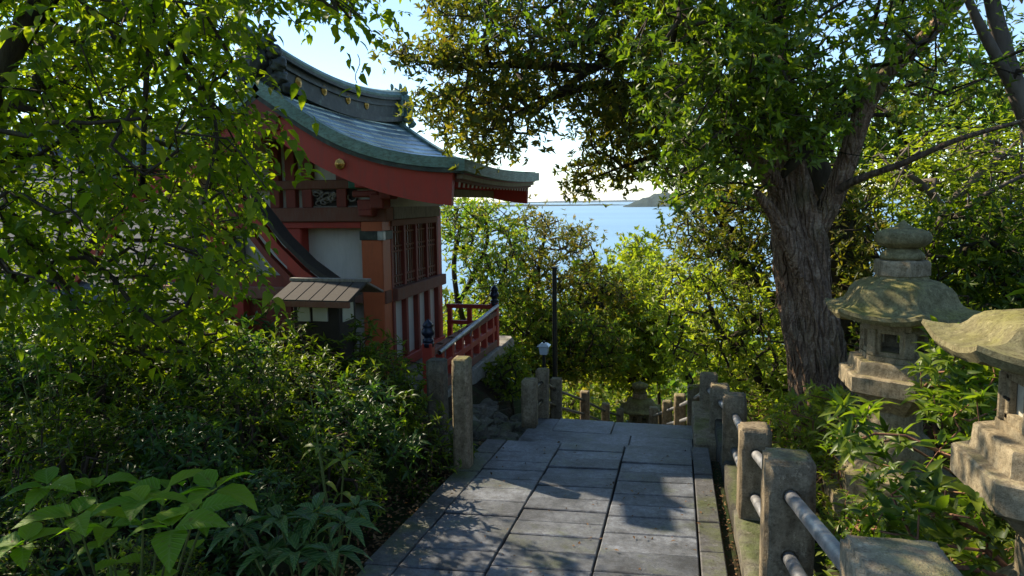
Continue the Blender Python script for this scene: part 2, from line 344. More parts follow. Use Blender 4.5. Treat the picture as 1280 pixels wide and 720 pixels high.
# ------------------------------------------------------------------ leaves
def unit(a): return a/(np.linalg.norm(a, axis=-1, keepdims=True)+1e-9)
LEAF8 = (np.array([(0, 0, 0), (.35, 0, .0), (.7, 0, -.04), (1, 0, -.16), (.28, .5, .10), (.65, .40, .04), (.28, -.5, .10), (.65, -.40, .04)]),
         np.array([(0, 1, 4), (3, 5, 2), (0, 6, 1), (3, 2, 7)]), np.array([(4, 1, 2, 5), (1, 6, 7, 2)]))
LEAF4 = (np.array([(0, 0, 0), (.45, .5, .08), (1, 0, -.1), (.45, -.5, .08)]), np.array([(0, 2, 1), (0, 3, 2)]), np.zeros((0, 4), int))
LEAF16 = (np.array([(0, 0, 0), (.2, 0, .01), (.45, 0, .0), (.75, 0, -.06), (1, 0, -.2),
                    (.17, .42, .09), (.42, .52, .09), (.72, .33, .0), (.17, -.42, .09), (.42, -.52, .09), (.72, -.33, .0)]),
          np.array([(0, 1, 5), (0, 8, 1), (4, 7, 3), (4, 3, 10)]), np.array([(5, 1, 2, 6), (6, 2, 3, 7), (1, 8, 9, 2), (2, 9, 10, 3)]))
def leaf_arrays(pos, d, up, L, Wd, tmpl=LEAF8, droop=0.0):
    tv, t3, t4 = tmpl
    d = unit(d); s = unit(np.cross(d, up)); u = np.cross(s, d)
    N = len(pos)
    L = np.broadcast_to(np.asarray(L, float), (N,)); Wd = np.broadcast_to(np.asarray(Wd, float), (N,))
    k = tv[:, 2][None, :]-droop*(tv[:, 0]**2)[None, :]
    v = pos[:, None, :] + d[:, None, :]*(tv[:, 0][None, :]*L[:, None])[..., None] + s[:, None, :]*(tv[:, 1][None, :]*Wd[:, None])[..., None] + u[:, None, :]*(k*L[:, None])[..., None]
    off = (np.arange(N)*len(tv))[:, None, None]
    f3 = (t3[None]+off).reshape(-1, 3) if len(t3) else np.zeros((0, 3), int)
    f4 = (t4[None]+off).reshape(-1, 4) if len(t4) else np.zeros((0, 4), int)
    return v.reshape(-1, 3), f3, f4
def leaves_mesh(name, pos, d, up, L, Wd, tmpl=LEAF8, droop=0.0, rnd=None):
    v, f3, f4 = leaf_arrays(pos, d, up, L, Wd, tmpl, droop)
    if rnd is None: rnd = RNG.rand(len(pos))
    return mesh_np(name, v, [f3, f4], np.repeat(rnd, len(tmpl[0])))
def rosettes(tips, axes, n, spread=(.5, 1.25), off=.0, stem=.0):
    """n leaves round each tip"""
    T = np.repeat(tips, n, 0); Ax = unit(np.repeat(axes, n, 0)); K = len(T)
    ph = np.tile(np.arange(n)*2.399, len(tips)) + np.repeat(RNG.rand(len(tips))*6.28, n) + RNG.randn(K)*.2
    ref = unit(RNG.randn(len(tips), 3)); ref = np.repeat(ref, n, 0); a = unit(np.cross(Ax, ref)); b = np.cross(Ax, a)
    el = RNG.uniform(spread[0], spread[1], K)
    rad = a*np.cos(ph)[:, None] + b*np.sin(ph)[:, None]
    d = Ax*np.cos(el)[:, None] + rad*np.sin(el)[:, None]
    pos = T + rad*off - Ax*(RNG.rand(K)*stem)[:, None]
    return pos, d, Ax
def sprays(tips, axes, n, length, droop=.35):
    """alternate leaves along a short twig starting at each tip"""
    K = len(tips); t = np.tile((np.arange(n)+.5)/n, K); T = np.repeat(tips, n, 0); Ax = unit(np.repeat(axes, n, 0))
    pos = T + Ax*(t*length)[:, None]; pos[:, 2] -= droop*length*t*t
    upv = np.array([0, 0, 1.])
    side = unit(np.cross(Ax, upv+RNG.randn(len(T), 3)*.15)); sg = np.where(np.tile(np.arange(n), K) % 2 == 0, 1, -1)[:, None]
    d = unit(Ax*.75 + side*sg*.8 + RNG.randn(len(T), 3)*.22); d[:, 2] -= .28
    up = unit(upv + RNG.randn(len(T), 3)*.3)
    return pos, d, up
def grow(targets, trunk, jitter=.12, seg=.35, bias=.25):
    """skeleton that reaches every target; trunk: list of points (root first)"""
    nodes = [np.array(p, float) for p in trunk]; par = [-1]+list(range(len(trunk)-1))
    cost = [0.0]
    for i in range(1, len(nodes)): cost.append(cost[-1]+np.linalg.norm(nodes[i]-nodes[i-1]))
    base = nodes[-1]; targets = np.asarray(targets); trunk_a = np.array(nodes)
    dist = np.min(np.linalg.norm(targets[:, None, :]-trunk_a[None], axis=2), axis=1)
    cap = 4*len(targets)+len(nodes)+16
    arr = np.zeros((cap*4, 3)); arr[:len(nodes)] = trunk_a; cst = np.zeros(cap*4); cst[:len(nodes)] = cost; nn = len(nodes)
    tips = []; start = max(1, len(trunk)//3)
    for k in np.argsort(dist):
        t = targets[k]
        D = np.linalg.norm(arr[start:nn]-t, axis=1); c = D + bias*cst[start:nn]*.35
        j = int(np.argmin(c))+start; L = D[j-start]; ns = max(1, min(8, int(L/seg)))
        p0 = arr[j].copy(); prev = j
        w = RNG.randn(3)*jitter*L
        for s in range(1, ns+1):
            f = s/ns; p = p0*(1-f)+t*f + w*math.sin(f*math.pi) + np.array([0, 0, .06*L*math.sin(f*math.pi)])
            if nn >= len(arr): arr = np.concatenate([arr, np.zeros((cap, 3))]); cst = np.concatenate([cst, np.zeros(cap)])
            arr[nn] = p; cst[nn] = cst[prev]+L/ns; par.append(prev); prev = nn; nn += 1
        tips.append(prev)
    return arr[:nn], par, tips, targets[np.argsort(dist)]
def skeleton_mesh(name, arr, par, tips, r_tip, r_root, ntrunk=0, sides=6, minr=0, pw=2.2):
    n = len(arr); wgt = np.zeros(n)
    for t in tips: wgt[t] += 1
    for i in range(n-1, 0, -1): wgt[par[i]] += wgt[i]
    wgt = np.maximum(wgt, 1); rad = r_tip*wgt**(1/pw)
    rad = np.minimum(rad, r_root)
    child = {}
    for i in range(1, n): child.setdefault(par[i], []).append(i)
    done = []; stack = [(0, None)]
    while stack:
        s, pr = stack.pop(); ch = [] if pr is None else [pr]; rr = [] if pr is None else [rad[s]]
        i = s
        while True:
            ch.append(i); rr.append(rad[i]); cs = child.get(i, [])
            if not cs: break
            cs = sorted(cs, key=lambda q: -wgt[q])
            for q in cs[1:]: stack.append((q, i))
            i = cs[0]
        if len(ch) > 1 and max(rr) >= minr: done.append(sweep(arr[ch], rr, sides if max(rr) > .012 else 4))
    v, f = join_sweeps(done)
    return mesh_np(name, v, [f], None, True)
def in_poly(px, py, poly):
    poly = np.asarray(poly, float); x, y = px, py; c = np.zeros(len(px), bool); j = len(poly)-1
    for i in range(len(poly)):
        xi, yi = poly[i]; xj, yj = poly[j]
        k = ((yi > y) != (yj > y)) & (x < (xj-xi)*(y-yi)/(yj-yi+1e-12)+xi); c ^= k; j = i
    return c
def PVn(px, py, v):
    px = np.asarray(px, float); py = np.asarray(py, float)
    x0 = ((px-640)/F)[:, None]; y0 = ((CY-py)/F)[:, None]
    r = np.array(_rt)[None]*x0 + np.array(_up)[None]*y0 + np.array(_fw)[None]
    p = r*(v/r[:, 1])[:, None]; p[:, 2] += EYE; return p
def sample_region(poly, v0, v1, n, clump=0):
    poly = np.asarray(poly, float); lo = poly.min(0); hi = poly.max(0); out = []
    while sum(map(len, out)) < n:
        q = RNG.rand(4*n, 2)*(hi-lo)+lo; q = q[in_poly(q[:, 0], q[:, 1], poly)]
        if clump:   # keep it gappy: reject where a low-frequency field is low
            k = np.array([mn.noise(Vector((a/clump, b/clump, 3.3))) for a, b in q[:3*n]]); q = q[:3*n][k > -.22]
        out.append(q)
    q = np.concatenate(out)[:n]; v = RNG.uniform(v0, v1, n)
    return PVn(q[:, 0], q[:, 1], v)

# ------------------------------------------------------------------ terrain
def lerp(x, xs, ys): return np.interp(x, xs, ys)
def base_z(v):
    return lerp(v, [-30, -2, 0, 5.6, 7.2, 13.5, 20, 40, 120, 190, 400], [4, .3, 0, -.38, -.75, -3.3, -5.5, -13, -42, -61, -64])
def terr(x, y):
    x = np.asarray(x, float); y = np.asarray(y, float)
    z = base_z(y) - .06
    near = np.clip((14-y)/6, 0, 1)
    right = np.clip(x-.62, 0, None)
    z = z + near*.10*np.clip(right*2, 0, 1) + .16*np.clip(x-1.6, 0, 40)*np.clip((60-y)/50, 0, 1) + .20*np.clip(x-4, 0, 14)*np.clip((40-y)/30, 0, 1)
    left = np.clip(-1.62-x, 0, None)
    lvl = lerp(y, [-5, 4, 6, 9, 11, 30], [.25, .05, -.12, -.55, -1.6, -9])     # terrace that carries the shrine
    w = np.clip(left/.8, 0, 1)*np.clip((13-y)/3, 0, 1)
    z = z*(1-w) + np.maximum(z, lvl)*w
    z = z - .12*np.clip(-x-9, 0, 60)*np.clip((y-8)/10, 0, 1)
    # keep clear below paving and stairs
    on = (x > -2.0) & (x < .62) & (y > -3) & (y < 14.5)
    z = np.where(on, np.minimum(z, base_z(y)-.14-.35*np.clip((y-5.2)/.8, 0, 1)), z)
    return z
def tz(x, y): return float(terr(np.array([x]), np.array([y]))[0])
xs = np.unique(np.concatenate([np.linspace(-8, 8, 120), np.linspace(-300, -8, 70), np.linspace(8, 300, 70)]))
ys = np.unique(np.concatenate([np.linspace(-30, 0, 30), np.linspace(0, 16, 120), np.linspace(16, 60, 60), np.linspace(60, 420, 60)]))
X, Y = np.meshgrid(xs, ys); Z = terr(X, Y)
bump_ = np.array([mn.fractal(Vector((a*.9, b*.9, 0)), 1, 2, 3) for a, b in zip(X.ravel(), Y.ravel())]).reshape(X.shape)
flat = (X > -2.0) & (X < .62) & (Y > -3) & (Y < 14.5)
Z = Z + np.where(flat, 0, bump_*np.clip(.05+np.abs(Y)*.012, 0, .8))
vv = np.stack([X, Y, Z], -1).reshape(-1, 3); ny, nx = X.shape
i = (np.arange(ny-1)[:, None]*nx+np.arange(nx-1)[None]).ravel()
tag(link('ground', mesh_np('ground', vv, [np.stack([i, i+1, i+nx+1, i+nx], 1)], None, True), M['soil']), 'dark leafy hillside soil beside and below the stone path', None, None, 'structure')
# sea and far land
SEA = -60.
n = NT('sea_water'); a = n.noise(.02, 6, .6, stretch=(1, .35, 1)); b = n.noise(.0011, 4, .6, stretch=(.5, 1.6, 1))
bb = n.n.new('ShaderNodeBump'); bb.inputs['Strength'].default_value = .2; bb.inputs['Distance'].default_value = 2; n.link(a, bb.inputs['Height']); n.link(bb.outputs[0], n.b.inputs['Normal'])
M['sea'] = n.done(n.ramp(b, [(.35, (.11, .22, .31)), (.65, (.15, .28, .37))]), .35, spec=.5)
R_ = 60000.
rs = [0, 200, 600, 1500, 4000, 10000, 25000, R_]; V = [(0, 0, SEA)]; Fc = []; K = 48
for r in rs[1:]:
    for k in range(K): V.append((r*math.cos(k*2*math.pi/K), r*math.sin(k*2*math.pi/K), SEA))
for k in range(K): Fc.append((0, 1+k, 1+(k+1) % K))
for q in range(len(rs)-2):
    for k in range(K): a0 = 1+q*K; Fc.append((a0+k, a0+K+k, a0+K+(k+1) % K, a0+(k+1) % K))
me = bpy.data.meshes.new('sea'); me.from_pydata(V, [], Fc); tag(link('sea', me, M['sea']), 'calm pale blue bay beyond the trees', None, None, 'structure')
n = NT('far_land'); a = n.noise(.004, 5, .7); M['land'] = n.done(n.ramp(a, [(.35, (.02, .035, .025)), (.62, (.035, .05, .035)), (.8, (.12, .11, .09))]), .95, spec=.1)
def far_hill(name, az0, az1, dist, depth, prof, label, seed):
    """ridge seen between two bearings (radians from the camera heading)"""
    na, nd = 90, 12; V = []; Fc = []
    for i in range(na):
        f = i/(na-1); az = az0+(az1-az0)*f
        for j in range(nd):
            g = j/(nd-1); r = dist+depth*g
            h = np.interp(f, [p[0] for p in prof], [p[1] for p in prof])
            h = h*math.sin(math.pi*min(1, g*1.0)) * (1+.5*mn.fractal(Vector((f*14, g*3, seed)), 1, 2, 4)) - 2
            p = AC*math.sin(az)*r + AD*math.cos(az)*r
            V.append((p.x, p.y, SEA+h))
    for i in range(na-1):
        for j in range(nd-1): a0 = i*nd+j; Fc.append((a0, a0+nd, a0+nd+1, a0+1))
    me = bpy.data.meshes.new(name); me.from_pydata(V, [], Fc); me.polygons.foreach_set('use_smooth', np.ones(len(me.polygons), bool))
    tag(link(name, me, M['land']), label, None, None, 'structure')
bear = lambda px: math.atan((px-640)/F)
far_hill('headland', bear(778), bear(1000), 6000, 1800, [(0, 0), (.06, 30), (.2, 100), (.32, 125), (.6, 120), (.8, 90), (1, 0)], 'low wooded headland at the right side of the bay', 1)
far_hill('far_shore', bear(380), bear(800), 8200, 900, [(0, 20), (.4, 14), (.62, 22), (.8, 16), (.93, 12), (1, 0)], 'thin dark strip of land lying across the bay', 2)
far_hill('distant_hills', bear(200), bear(1000), 22000, 5000, [(0, 30), (.3, 40), (.5, 50), (.75, 60), (1, 0)], 'faint hills on the horizon beyond the bay', 3)
# haze
n = NT('haze_air'); n.n.remove(n.b); pv = n.n.new('ShaderNodeVolumePrincipled'); pv.inputs['Color'].default_value = (.72, .86, 1, 1); pv.inputs['Density'].default_value = 1.4e-5
pv.inputs['Anisotropy'].default_value = .3
n.link(pv.outputs[0], n.out.inputs['Volume']); M['haze'] = n.m
hz = box('haze', (0, 0, (SEA-70+300)/2), (2*R_+4000, 2*R_+4000, 300-(SEA-70)), M['haze'], None, 0); tag(hz, 'thin pale sea haze', None, None, 'stuff')

# ------------------------------------------------------------------ path
SK = .10   # the courses lie slightly askew
path = empty('stone_path', (0, 0, 0), 'sloping path of grey granite pavers laid in lengthwise columns', None); path['kind'] = 'structure'
bed = bmesh.new()
for (v0, v1, dz) in ((-2.5, 5.52, 0), (5.52, 7.12, -.18)):
    L = v1-v0; zc = -SLOPE*(v0+v1)/2+dz-.06
    box_bm((-.66, (v0+v1)/2, zc-.14), (2.0 if dz == 0 else 1.62, L, .3), 0, Matrix.Rotation(-math.atan(SLOPE), 3, 'X'), bm=bed)
link('bedding', bm_mesh('bedding', bed), M['soil'], path)
def slab(name, u0, u1, v0, v1, dz, mat, parent, th=.07, gap=.0035, seed=0, sk=SK):
    """one granite slab: skewed quad prism with eased, slightly chipped edges"""
    r = random.Random(seed); g = gap
    cs = [(u0+g, v0+g), (u1-g, v0+g), (u1-g, v1-g), (u0+g, v1-g)]
    tl = r.uniform(-.005, .005); tx = r.uniform(-.012, .012); b = bmesh.new(); lo = []; hi = []
    for (u, v) in cs:
        v2 = v+sk*(u+.6)+r.uniform(-.002, .002); z = -SLOPE*v2+dz+tl+tx*(u-(u0+u1)/2)
        hi.append(b.verts.new((u, v2, z))); lo.append(b.verts.new((u, v2, z-th)))
    b.faces.new(hi); b.faces.new(lo[::-1])
    for k in range(4): b.faces.new((hi[k], lo[k], lo[(k+1) % 4], hi[(k+1) % 4]))
    bmesh.ops.bevel(b, geom=[e for e in b.edges if all(x in hi for x in e.verts)], offset=.006, segments=1, affect='EDGES')
    bmesh.ops.recalc_face_normals(b, faces=b.faces)
    return link(name, bm_mesh(name, b), mat, parent)
cols = [(-1.412, -.943), (-.941, -.410), (-.406, .132)]
rr = random.Random(3); sd = 0
for ci, (u0, u1) in enumerate(cols):
    v = -1.4+rr.uniform(0, .2)
    while v < 5.62-.12:
        L = rr.choice([.19, .2, .21, .23, .25]) if v > .0 else .3
        v1 = min(v+L, 5.62)
        if 5.62-v1 < .12: v1 = 5.62
        slab('paver', u0, u1, v, v1, 0, M['granite'], path, seed=sd); sd += 1; v = v1
v = -1.4
while v < 5.5:
    v1 = min(v+rr.uniform(.36, .5), 5.62)
    if 5.62-v1 < .2: v1 = 5.62
    slab('edge_paver', .135, .272, v, v1, .003, M['granite_dark'], path, seed=sd); sd += 1; v = v1
v = -1.4
while v < 5.5:
    v1 = min(v+rr.uniform(.3, .62), 5.62)
    if 5.62-v1 < .2: v1 = 5.62
    slab('edge_paver', -1.585-rr.uniform(0, .02), -1.415, v, v1, -.004, M['granite_dark'], path, seed=sd); sd += 1; v = v1
v = 5.66
for q, (L, cuts) in enumerate(((.46, [-1.46, -.95, .02, .16, .30]), (.42, [-1.46, -.42, .16, .3]), (.5, [-1.46, -1.2, -.62, .3]))):
    for u0, u1 in zip(cuts[:-1], cuts[1:]):
        slab('paver', u0, u1, v, v+L, -.18, M['granite'], path, seed=sd, sk=.03, th=.09); sd += 1
    v += L
st = empty('stone_stairs', (-.6, 10, -2), 'flight of stone steps going down behind the landing', None); st['kind'] = 'structure'
for k in range(16):
    vv_ = 7.1+k*.40; z = -.63-.16*(k+1)
    for (u0, u1) in ((-1.75, -.7), (-.69, .32)):
        bx2('step', (u0, vv_, z-.3), (u1, vv_+.415, z), M['granite'], st, .01)
# kerb to the right
kerb = empty('stone_kerb', (.5, 2.5, -.1), 'low stone kerb carrying the railing posts along the right edge', 'kerb')
v = -1.0; q = 0
while v < 6.9:
    L = [1.05, .95, 1.2, .9][q % 4]; v1 = v+L; vm = (v+v1)/2; dz = .07 if v < 5.2 else -.02
    z = -SLOPE*vm + dz - (.12 if v > 5.2 else 0)
    rough_stone('kerb_stone', (.455, vm, z-.13), (.22, L-.012, .27), M['rubble'], kerb, .004, 3, .01, q); q += 1; v = v1
# litter in the joint and at the left edge
def litter(name, n, u0, u1, v0, v1, size, label, z0=0.012):
    x = RNG.uniform(u0, u1, n); y = RNG.uniform(v0, v1, n); z = np.maximum(-SLOPE*y-.05, terr(x, y))+RNG.rand(n)*.02+z0
    d = RNG.randn(n, 3); d[:, 2] *= .25; up = RNG.randn(n, 3)*.3+np.array([0, 0, 1])
    L = size*RNG.uniform(.6, 1.3, n)
    return tag(link(name, leaves_mesh(name, np.stack([x, y, z], 1), d, up, L, L*.5, LEAF4), M['l_dead']), label, None, None, 'stuff')
litter('leaf_litter', 700, .275, .345, 0, 5.6, .022, 'dry brown leaf bits lying in the gap beside the right kerb', -.005)
litter('leaf_litter', 2600, -2.15, -1.6, 1.0, 5.6, .035, 'dry fallen leaves along the left edge of the path', .01)

litter('leaf_litter', 260, -1.5, .25, .6, 5.6, .026, 'a few dry leaves scattered over the paving', .05)
n = NT('painted_iron'); M['iron'] = n.done((.05, .045, .035), .5, metal=.6)
# ------------------------------------------------------------------ railing along the right edge
def tubes_obj(name, p, q, r, mat, parent, sides=14):
    p = np.array(p); q = np.array(q); pts = np.array([p+(q-p)*t for t in np.linspace(0, 1, 5)])
    v, f = sweep(pts, [r]*5, sides)
    return link(name, mesh_np(name, v, [f], None, True), mat, parent)
fence = empty('post_and_rail_fence', (.46, 3, -.1), 'stone posts with paired steel pipe rails along the right edge of the path', 'fence')
posts = [(.46, -.9, 1.55, .2), (.49, .25, 1.16, .20), (.462, 1.50, .955, .205), (.455, 2.93, .64, .19), (.448, 4.08, .385, .175), (.43, 5.27, .235, .165)]
for k, (u, v, zt, w) in enumerate(posts):
    zb = -SLOPE*v-.02
    rough_stone('post', (u, v, (zt+zb)/2-.05), (w, w*.92, zt-zb+.1), M['post'], fence, .006, 6, .012, k+3, top=.006)
up_posts = [PV(889+11, 481, 6.35), PV(876+10, 467, 7.1)]
for k, p in enumerate(up_posts):
    rough_stone('post', (p.x, p.y, p.z-.38), (.17, .16, .76), M['post'], fence, .006, 6, .012, k+13, top=.006)
bx2('plinth', (up_posts[1].x-.16, 6.0, -.75), (up_posts[1].x+.14, 7.3, -.42), M['post'], fence, .015)
def socket(c, u_dir, r, parent):
    c = np.array(c); v_, f_ = join_sweeps([sweep(np.array([c-u_dir*.008, c+u_dir*.008]), [r, r*.96], 14)]); link('socket_collar', mesh_np('socket_collar', v_, [f_]), M['iron'], parent)
seq = [Vector((u, v, zt)) for (u, v, zt, w) in posts]+[Vector(p) for p in up_posts]
for a, b in zip(seq[:-1], seq[1:]):
    for dz in (.16, .42):
        tubes_obj('rail', a-Vector((0, 0, dz)), b-Vector((0, 0, dz)), .027, M['steel'], fence)
        dd = (b-a).normalized(); k_ = .093/max(.2, abs(dd.y))
        for c_ in (a+dd*k_, b-dd*k_): socket(c_-Vector((0, 0, dz)), np.array(dd), .033, fence)
low = empty('post_and_rail_fence', (0, 10, -2), 'lower run of stone posts going down the right side of the steps', 'fence')
ps = [PV(868, 482, 8.3), PV(850, 493, 9.5), PV(834, 501, 10.8), PV(817, 509, 12.2)]
for k, p in enumerate(ps): rough_stone('post', (p.x, p.y, p.z-.4), (.16, .15, .8), M['post'], low, .006, 4, .012, k+23)
pp = [up_posts[1]]+ps
for a, b in zip(pp[:-1], pp[1:]):
    for dz in (.16, .38): tubes_obj('rail', a-Vector((0, 0, dz)), b-Vector((0, 0, dz)), .022, M['steel'], low, 8)
n = NT('painted_iron_b'); M['iron_b'] = n.done((.05, .045, .035), .5, metal=.6)
lf = empty('post_and_rail_fence', (-1.4, 9, -1.5), 'stone posts with thin dark rails going down the left side of the steps', 'fence')
ps = [PV(662, 474, 6.35), PV(678, 461, 7.08), PV(695, 473, 7.8), PV(731, 489, 9.5), PV(757, 504, 11.2), PV(775, 511, 12.6)]
for k, p in enumerate(ps):
    hh = .72 if k else .47; rough_stone('post', (p.x, p.y, p.z-hh/2), (.13 if k else .14, .13, hh), M['post'], lf, .005, 4, .01, k+33)
for a, b in zip(ps[:-1], ps[1:]):
    for dz in (.14, .34): tubes_obj('rail', a-Vector((0, 0, dz)), b-Vector((0, 0, dz)), .018, M['iron'], lf, 8)

# ------------------------------------------------------------------ stone lanterns
def hexr(a, R, corner=math.radians(30)):
    k = (a-corner) % (math.pi/3) - math.pi/6
    return R*math.cos(math.pi/6)/math.cos(k), abs(k)/(math.pi/6)     # radius, 1 at a corner
def hex_solid(name, prof, mat, parent, na=48, amp=.004, corner_lift=None, seed=0, cap=True):
    V = []; Fc = []; n = len(prof)
    for (R, z) in prof:
        for s in range(na):
            a = math.radians(30)+2*math.pi*s/na; r, ck = hexr(a, R)
            zz = z
            if corner_lift: zz += corner_lift*(ck**3)*max(0, (R-.16)/.27)**2
            p = Vector((r*math.cos(a), r*math.sin(a), zz)); q = p*13+Vector((seed, 0, 0))
            p += Vector((mn.noise(q), mn.noise(q+Vector((7, 0, 0))), mn.noise(q+Vector((0, 7, 0)))))*amp + p.normalized()*mn.noise(p*45)*amp*.5
            V.append(p)
    for k in range(n-1):
        for s in range(na): s2 = (s+1) % na; Fc.append((k*na+s, k*na+s2, (k+1)*na+s2, (k+1)*na+s))
    Fc += [tuple(range(na))[::-1], tuple((n-1)*na+s for s in range(na))]
    me = bpy.data.meshes.new(name); me.from_pydata(V, [], Fc); me.polygons.foreach_set('use_smooth', np.ones(len(me.polygons), bool))
    try: me.set_sharp_from_angle(angle=math.radians(38))
    except Exception: pass
    return link(name, me, mat, parent)
def dense(prof, step=.02):
    out = [prof[0]]
    for a, b in zip(prof[:-1], prof[1:]):
        L = math.hypot(b[0]-a[0], b[1]-a[1]); k = max(1, int(L/step))
        for i in range(1, k+1): out.append((a[0]+(b[0]-a[0])*i/k, a[1]+(b[1]-a[1])*i/k))
    return out
def make_lantern(loc, label, glass=False, seed=0, flat=1.0):
    """origin at platform level z=.70 of the reference lantern; heights relative to z=0 at -.31"""
    t = empty('stone_lantern', (0, 0, 0), label, 'stone lantern', 'hexagonal stone lanterns')
    L, C = M['lantern'], M['cap']
    Z0 = -.33
    hz_ = lambda pr: dense([(r, z-Z0) for r, z in pr])
    hex_solid('base', hz_([(.44, -.36), (.44, -.14), (.36, -.12), (.36, .0), (.30, .03), (.26, .06)]), L, t, 48, .006, seed=seed)
    prof = [(.17, .04), (.205, .07), (.215, .13), (.20, .2), (.165, .23), (.150, .26), (.150, .34), (.15, .38)]
    lathe('shaft', dense([(r, z-Z0) for r, z in prof]), (0, 0, 0), L, t, 36, jitter=.004)
    hex_solid('lotus_bracket', hz_([(.16, .37), (.2, .41), (.27, .47), (.29, .5), (.25, .503)]), L, t, 48, .0035, seed=seed+2)
    hex_solid('platform', hz_([(.27, .497), (.332, .508), (.345, .52), (.345, .612), (.335, .62), (.292, .622), (.288, .632), (.285, .695), (.278, .702), (.24, .703)]), L, t, 60, .0035, seed=seed+3)
    fb = hex_solid('firebox', hz_([(.225, .698), (.225, .735), (.15, .737)]), L, t, 24, .002)
    hex_solid('firebox_lintel', hz_([(.15, .898), (.222, .90), (.222, .955), (.15, .957)]), L, fb, 24, .002)
    apo = .215*math.cos(math.pi/6); side = .215
    for k in range(6):
        a = math.radians(30+60*k); Rz = Matrix.Rotation(a, 3, 'Z')
        box('corner_post', (.192*math.cos(a), .192*math.sin(a), .818-Z0), (.05, .062, .164), L, fb, .006, Rz)
        am = math.radians(60*k); Rm = Matrix.Rotation(am, 3, 'Z')
        for zc, h in ((.75, .03), (.888, .024)):
            box('window_bar', ((apo-.016)*math.cos(am), (apo-.016)*math.sin(am), zc-Z0), (.03, .17, h), L, fb, .003, Rm)
        for s in (-1, 1):
            c = Rm @ Vector((apo-.014, s*.062, 0)); box('window_jamb', (c.x, c.y, .819-Z0), (.026, .022, .15), L, fb, .003, Rm)
        if glass:
            box('window_pane', ((apo-.03)*math.cos(am), (apo-.03)*math.sin(am), .819-Z0), (.004, .115, .13), M['pane'], fb, 0, Rm)
            c = Rm @ Vector((apo+.004, -.05, 0)); box('latch', (c.x, c.y, .815-Z0), (.008, .035, .008), M['black'], fb, .001, Rm)
    cp = [(.13, .955), (.24, .945), (.35, .945), (.425, .957), (.45, .985), (.447, 1.006), (.42, 1.008), (.37, 1.022), (.335, 1.045), (.315, 1.08), (.298, 1.12), (.27, 1.158), (.22, 1.187), (.155, 1.205), (.145, 1.225), (.12, 1.228)]
    cp = [(a_, z if z < 1.0 else 1.0+(z-1.0)*flat) for a_, z in cp]; top_ = Vector((0, 0, -.228*(1-flat)))
    hex_solid('roof_cap', dense([(r, z-Z0) for r, z in cp], .014), C, t, 96, .005, corner_lift=.032, seed=seed+5)
    nk = hex_solid('neck', dense([(r, z-Z0) for r, z in [(.14, 1.222), (.158, 1.225), (.16, 1.30), (.15, 1.315), (.12, 1.318)]], .014), L, t, 48, .004, seed=seed+6)
    co = lathe('collar', dense([(r, z-Z0) for r, z in [(.10, 1.312), (.125, 1.33), (.115, 1.36), (.085, 1.385), (.075, 1.40)]], .012), (0, 0, 0), C, t, 32, jitter=.004)
    fi = lathe('finial', dense([(r, z-Z0) for r, z in [(.07, 1.385), (.12, 1.40), (.152, 1.425), (.158, 1.455), (.145, 1.485), (.10, 1.505), (.05, 1.515), (.03, 1.53), (.012, 1.548), (.003, 1.56)]], .012), (0, 0, 0), C, t, 36, jitter=.006)
    for o_ in (nk, co, fi): o_.location = Vector(o_.location)+top_
    t.location = loc
    return t
make_lantern((1.34, 4.62, -.33), 'tall mossy hexagonal stone lantern with open firebox in front of the big tree trunk')
make_lantern((1.225, 2.41, -.095), 'nearest stone lantern, cut off by the right frame edge, pale pane in firebox', True, 4, .5)
l3 = PV(800, 478, 13.2)
l3o = make_lantern((l3.x, l3.y, l3.z-1.85), 'distant stone lantern at the bottom of the steps', False, 9)

# ------------------------------------------------------------------ shrine hall
shr = empty('shrine_hall', (-4.3, 8.2, -.3), 'vermilion shrine hall with curved green copper roof and gold crests', 'shrine')
UC = -4.2; VG0, VG1 = 6.3, 9.85
prof_x = np.array([2.033, 2.391, 2.857, 3.283, 3.688, 4.05, 4.2]); prof_z = np.array([2.08, 2.10, 2.19, 2.34, 2.575, 2.83, 2.93])
def roof_z(u):          # height of the roof top at distance |u-UC|
    a = UC+abs(u-UC); return float(np.interp(-a, prof_x, prof_z)) if -a > 2.033 else 2.08
def prof_pts(n=28, side=1):
    out = []
    for s in np.linspace(0, 1, n):
        u = -4.2 + s*(4.2-2.033); out.append((UC+(u-UC)*side, roof_z(u)))
    # smooth
    z = np.array([p[1] for p in out])
    for _ in range(6): z[1:-1] = (z[:-2]+2*z[1:-1]+z[2:])/4
    return [(p[0], zz) for p, zz in zip(out, z)]
def sag(v):             # roof sweeps up a little towards the verges
    return .05*((v-(VG0+VG1)/2)/((VG1-VG0)/2))**2-.05
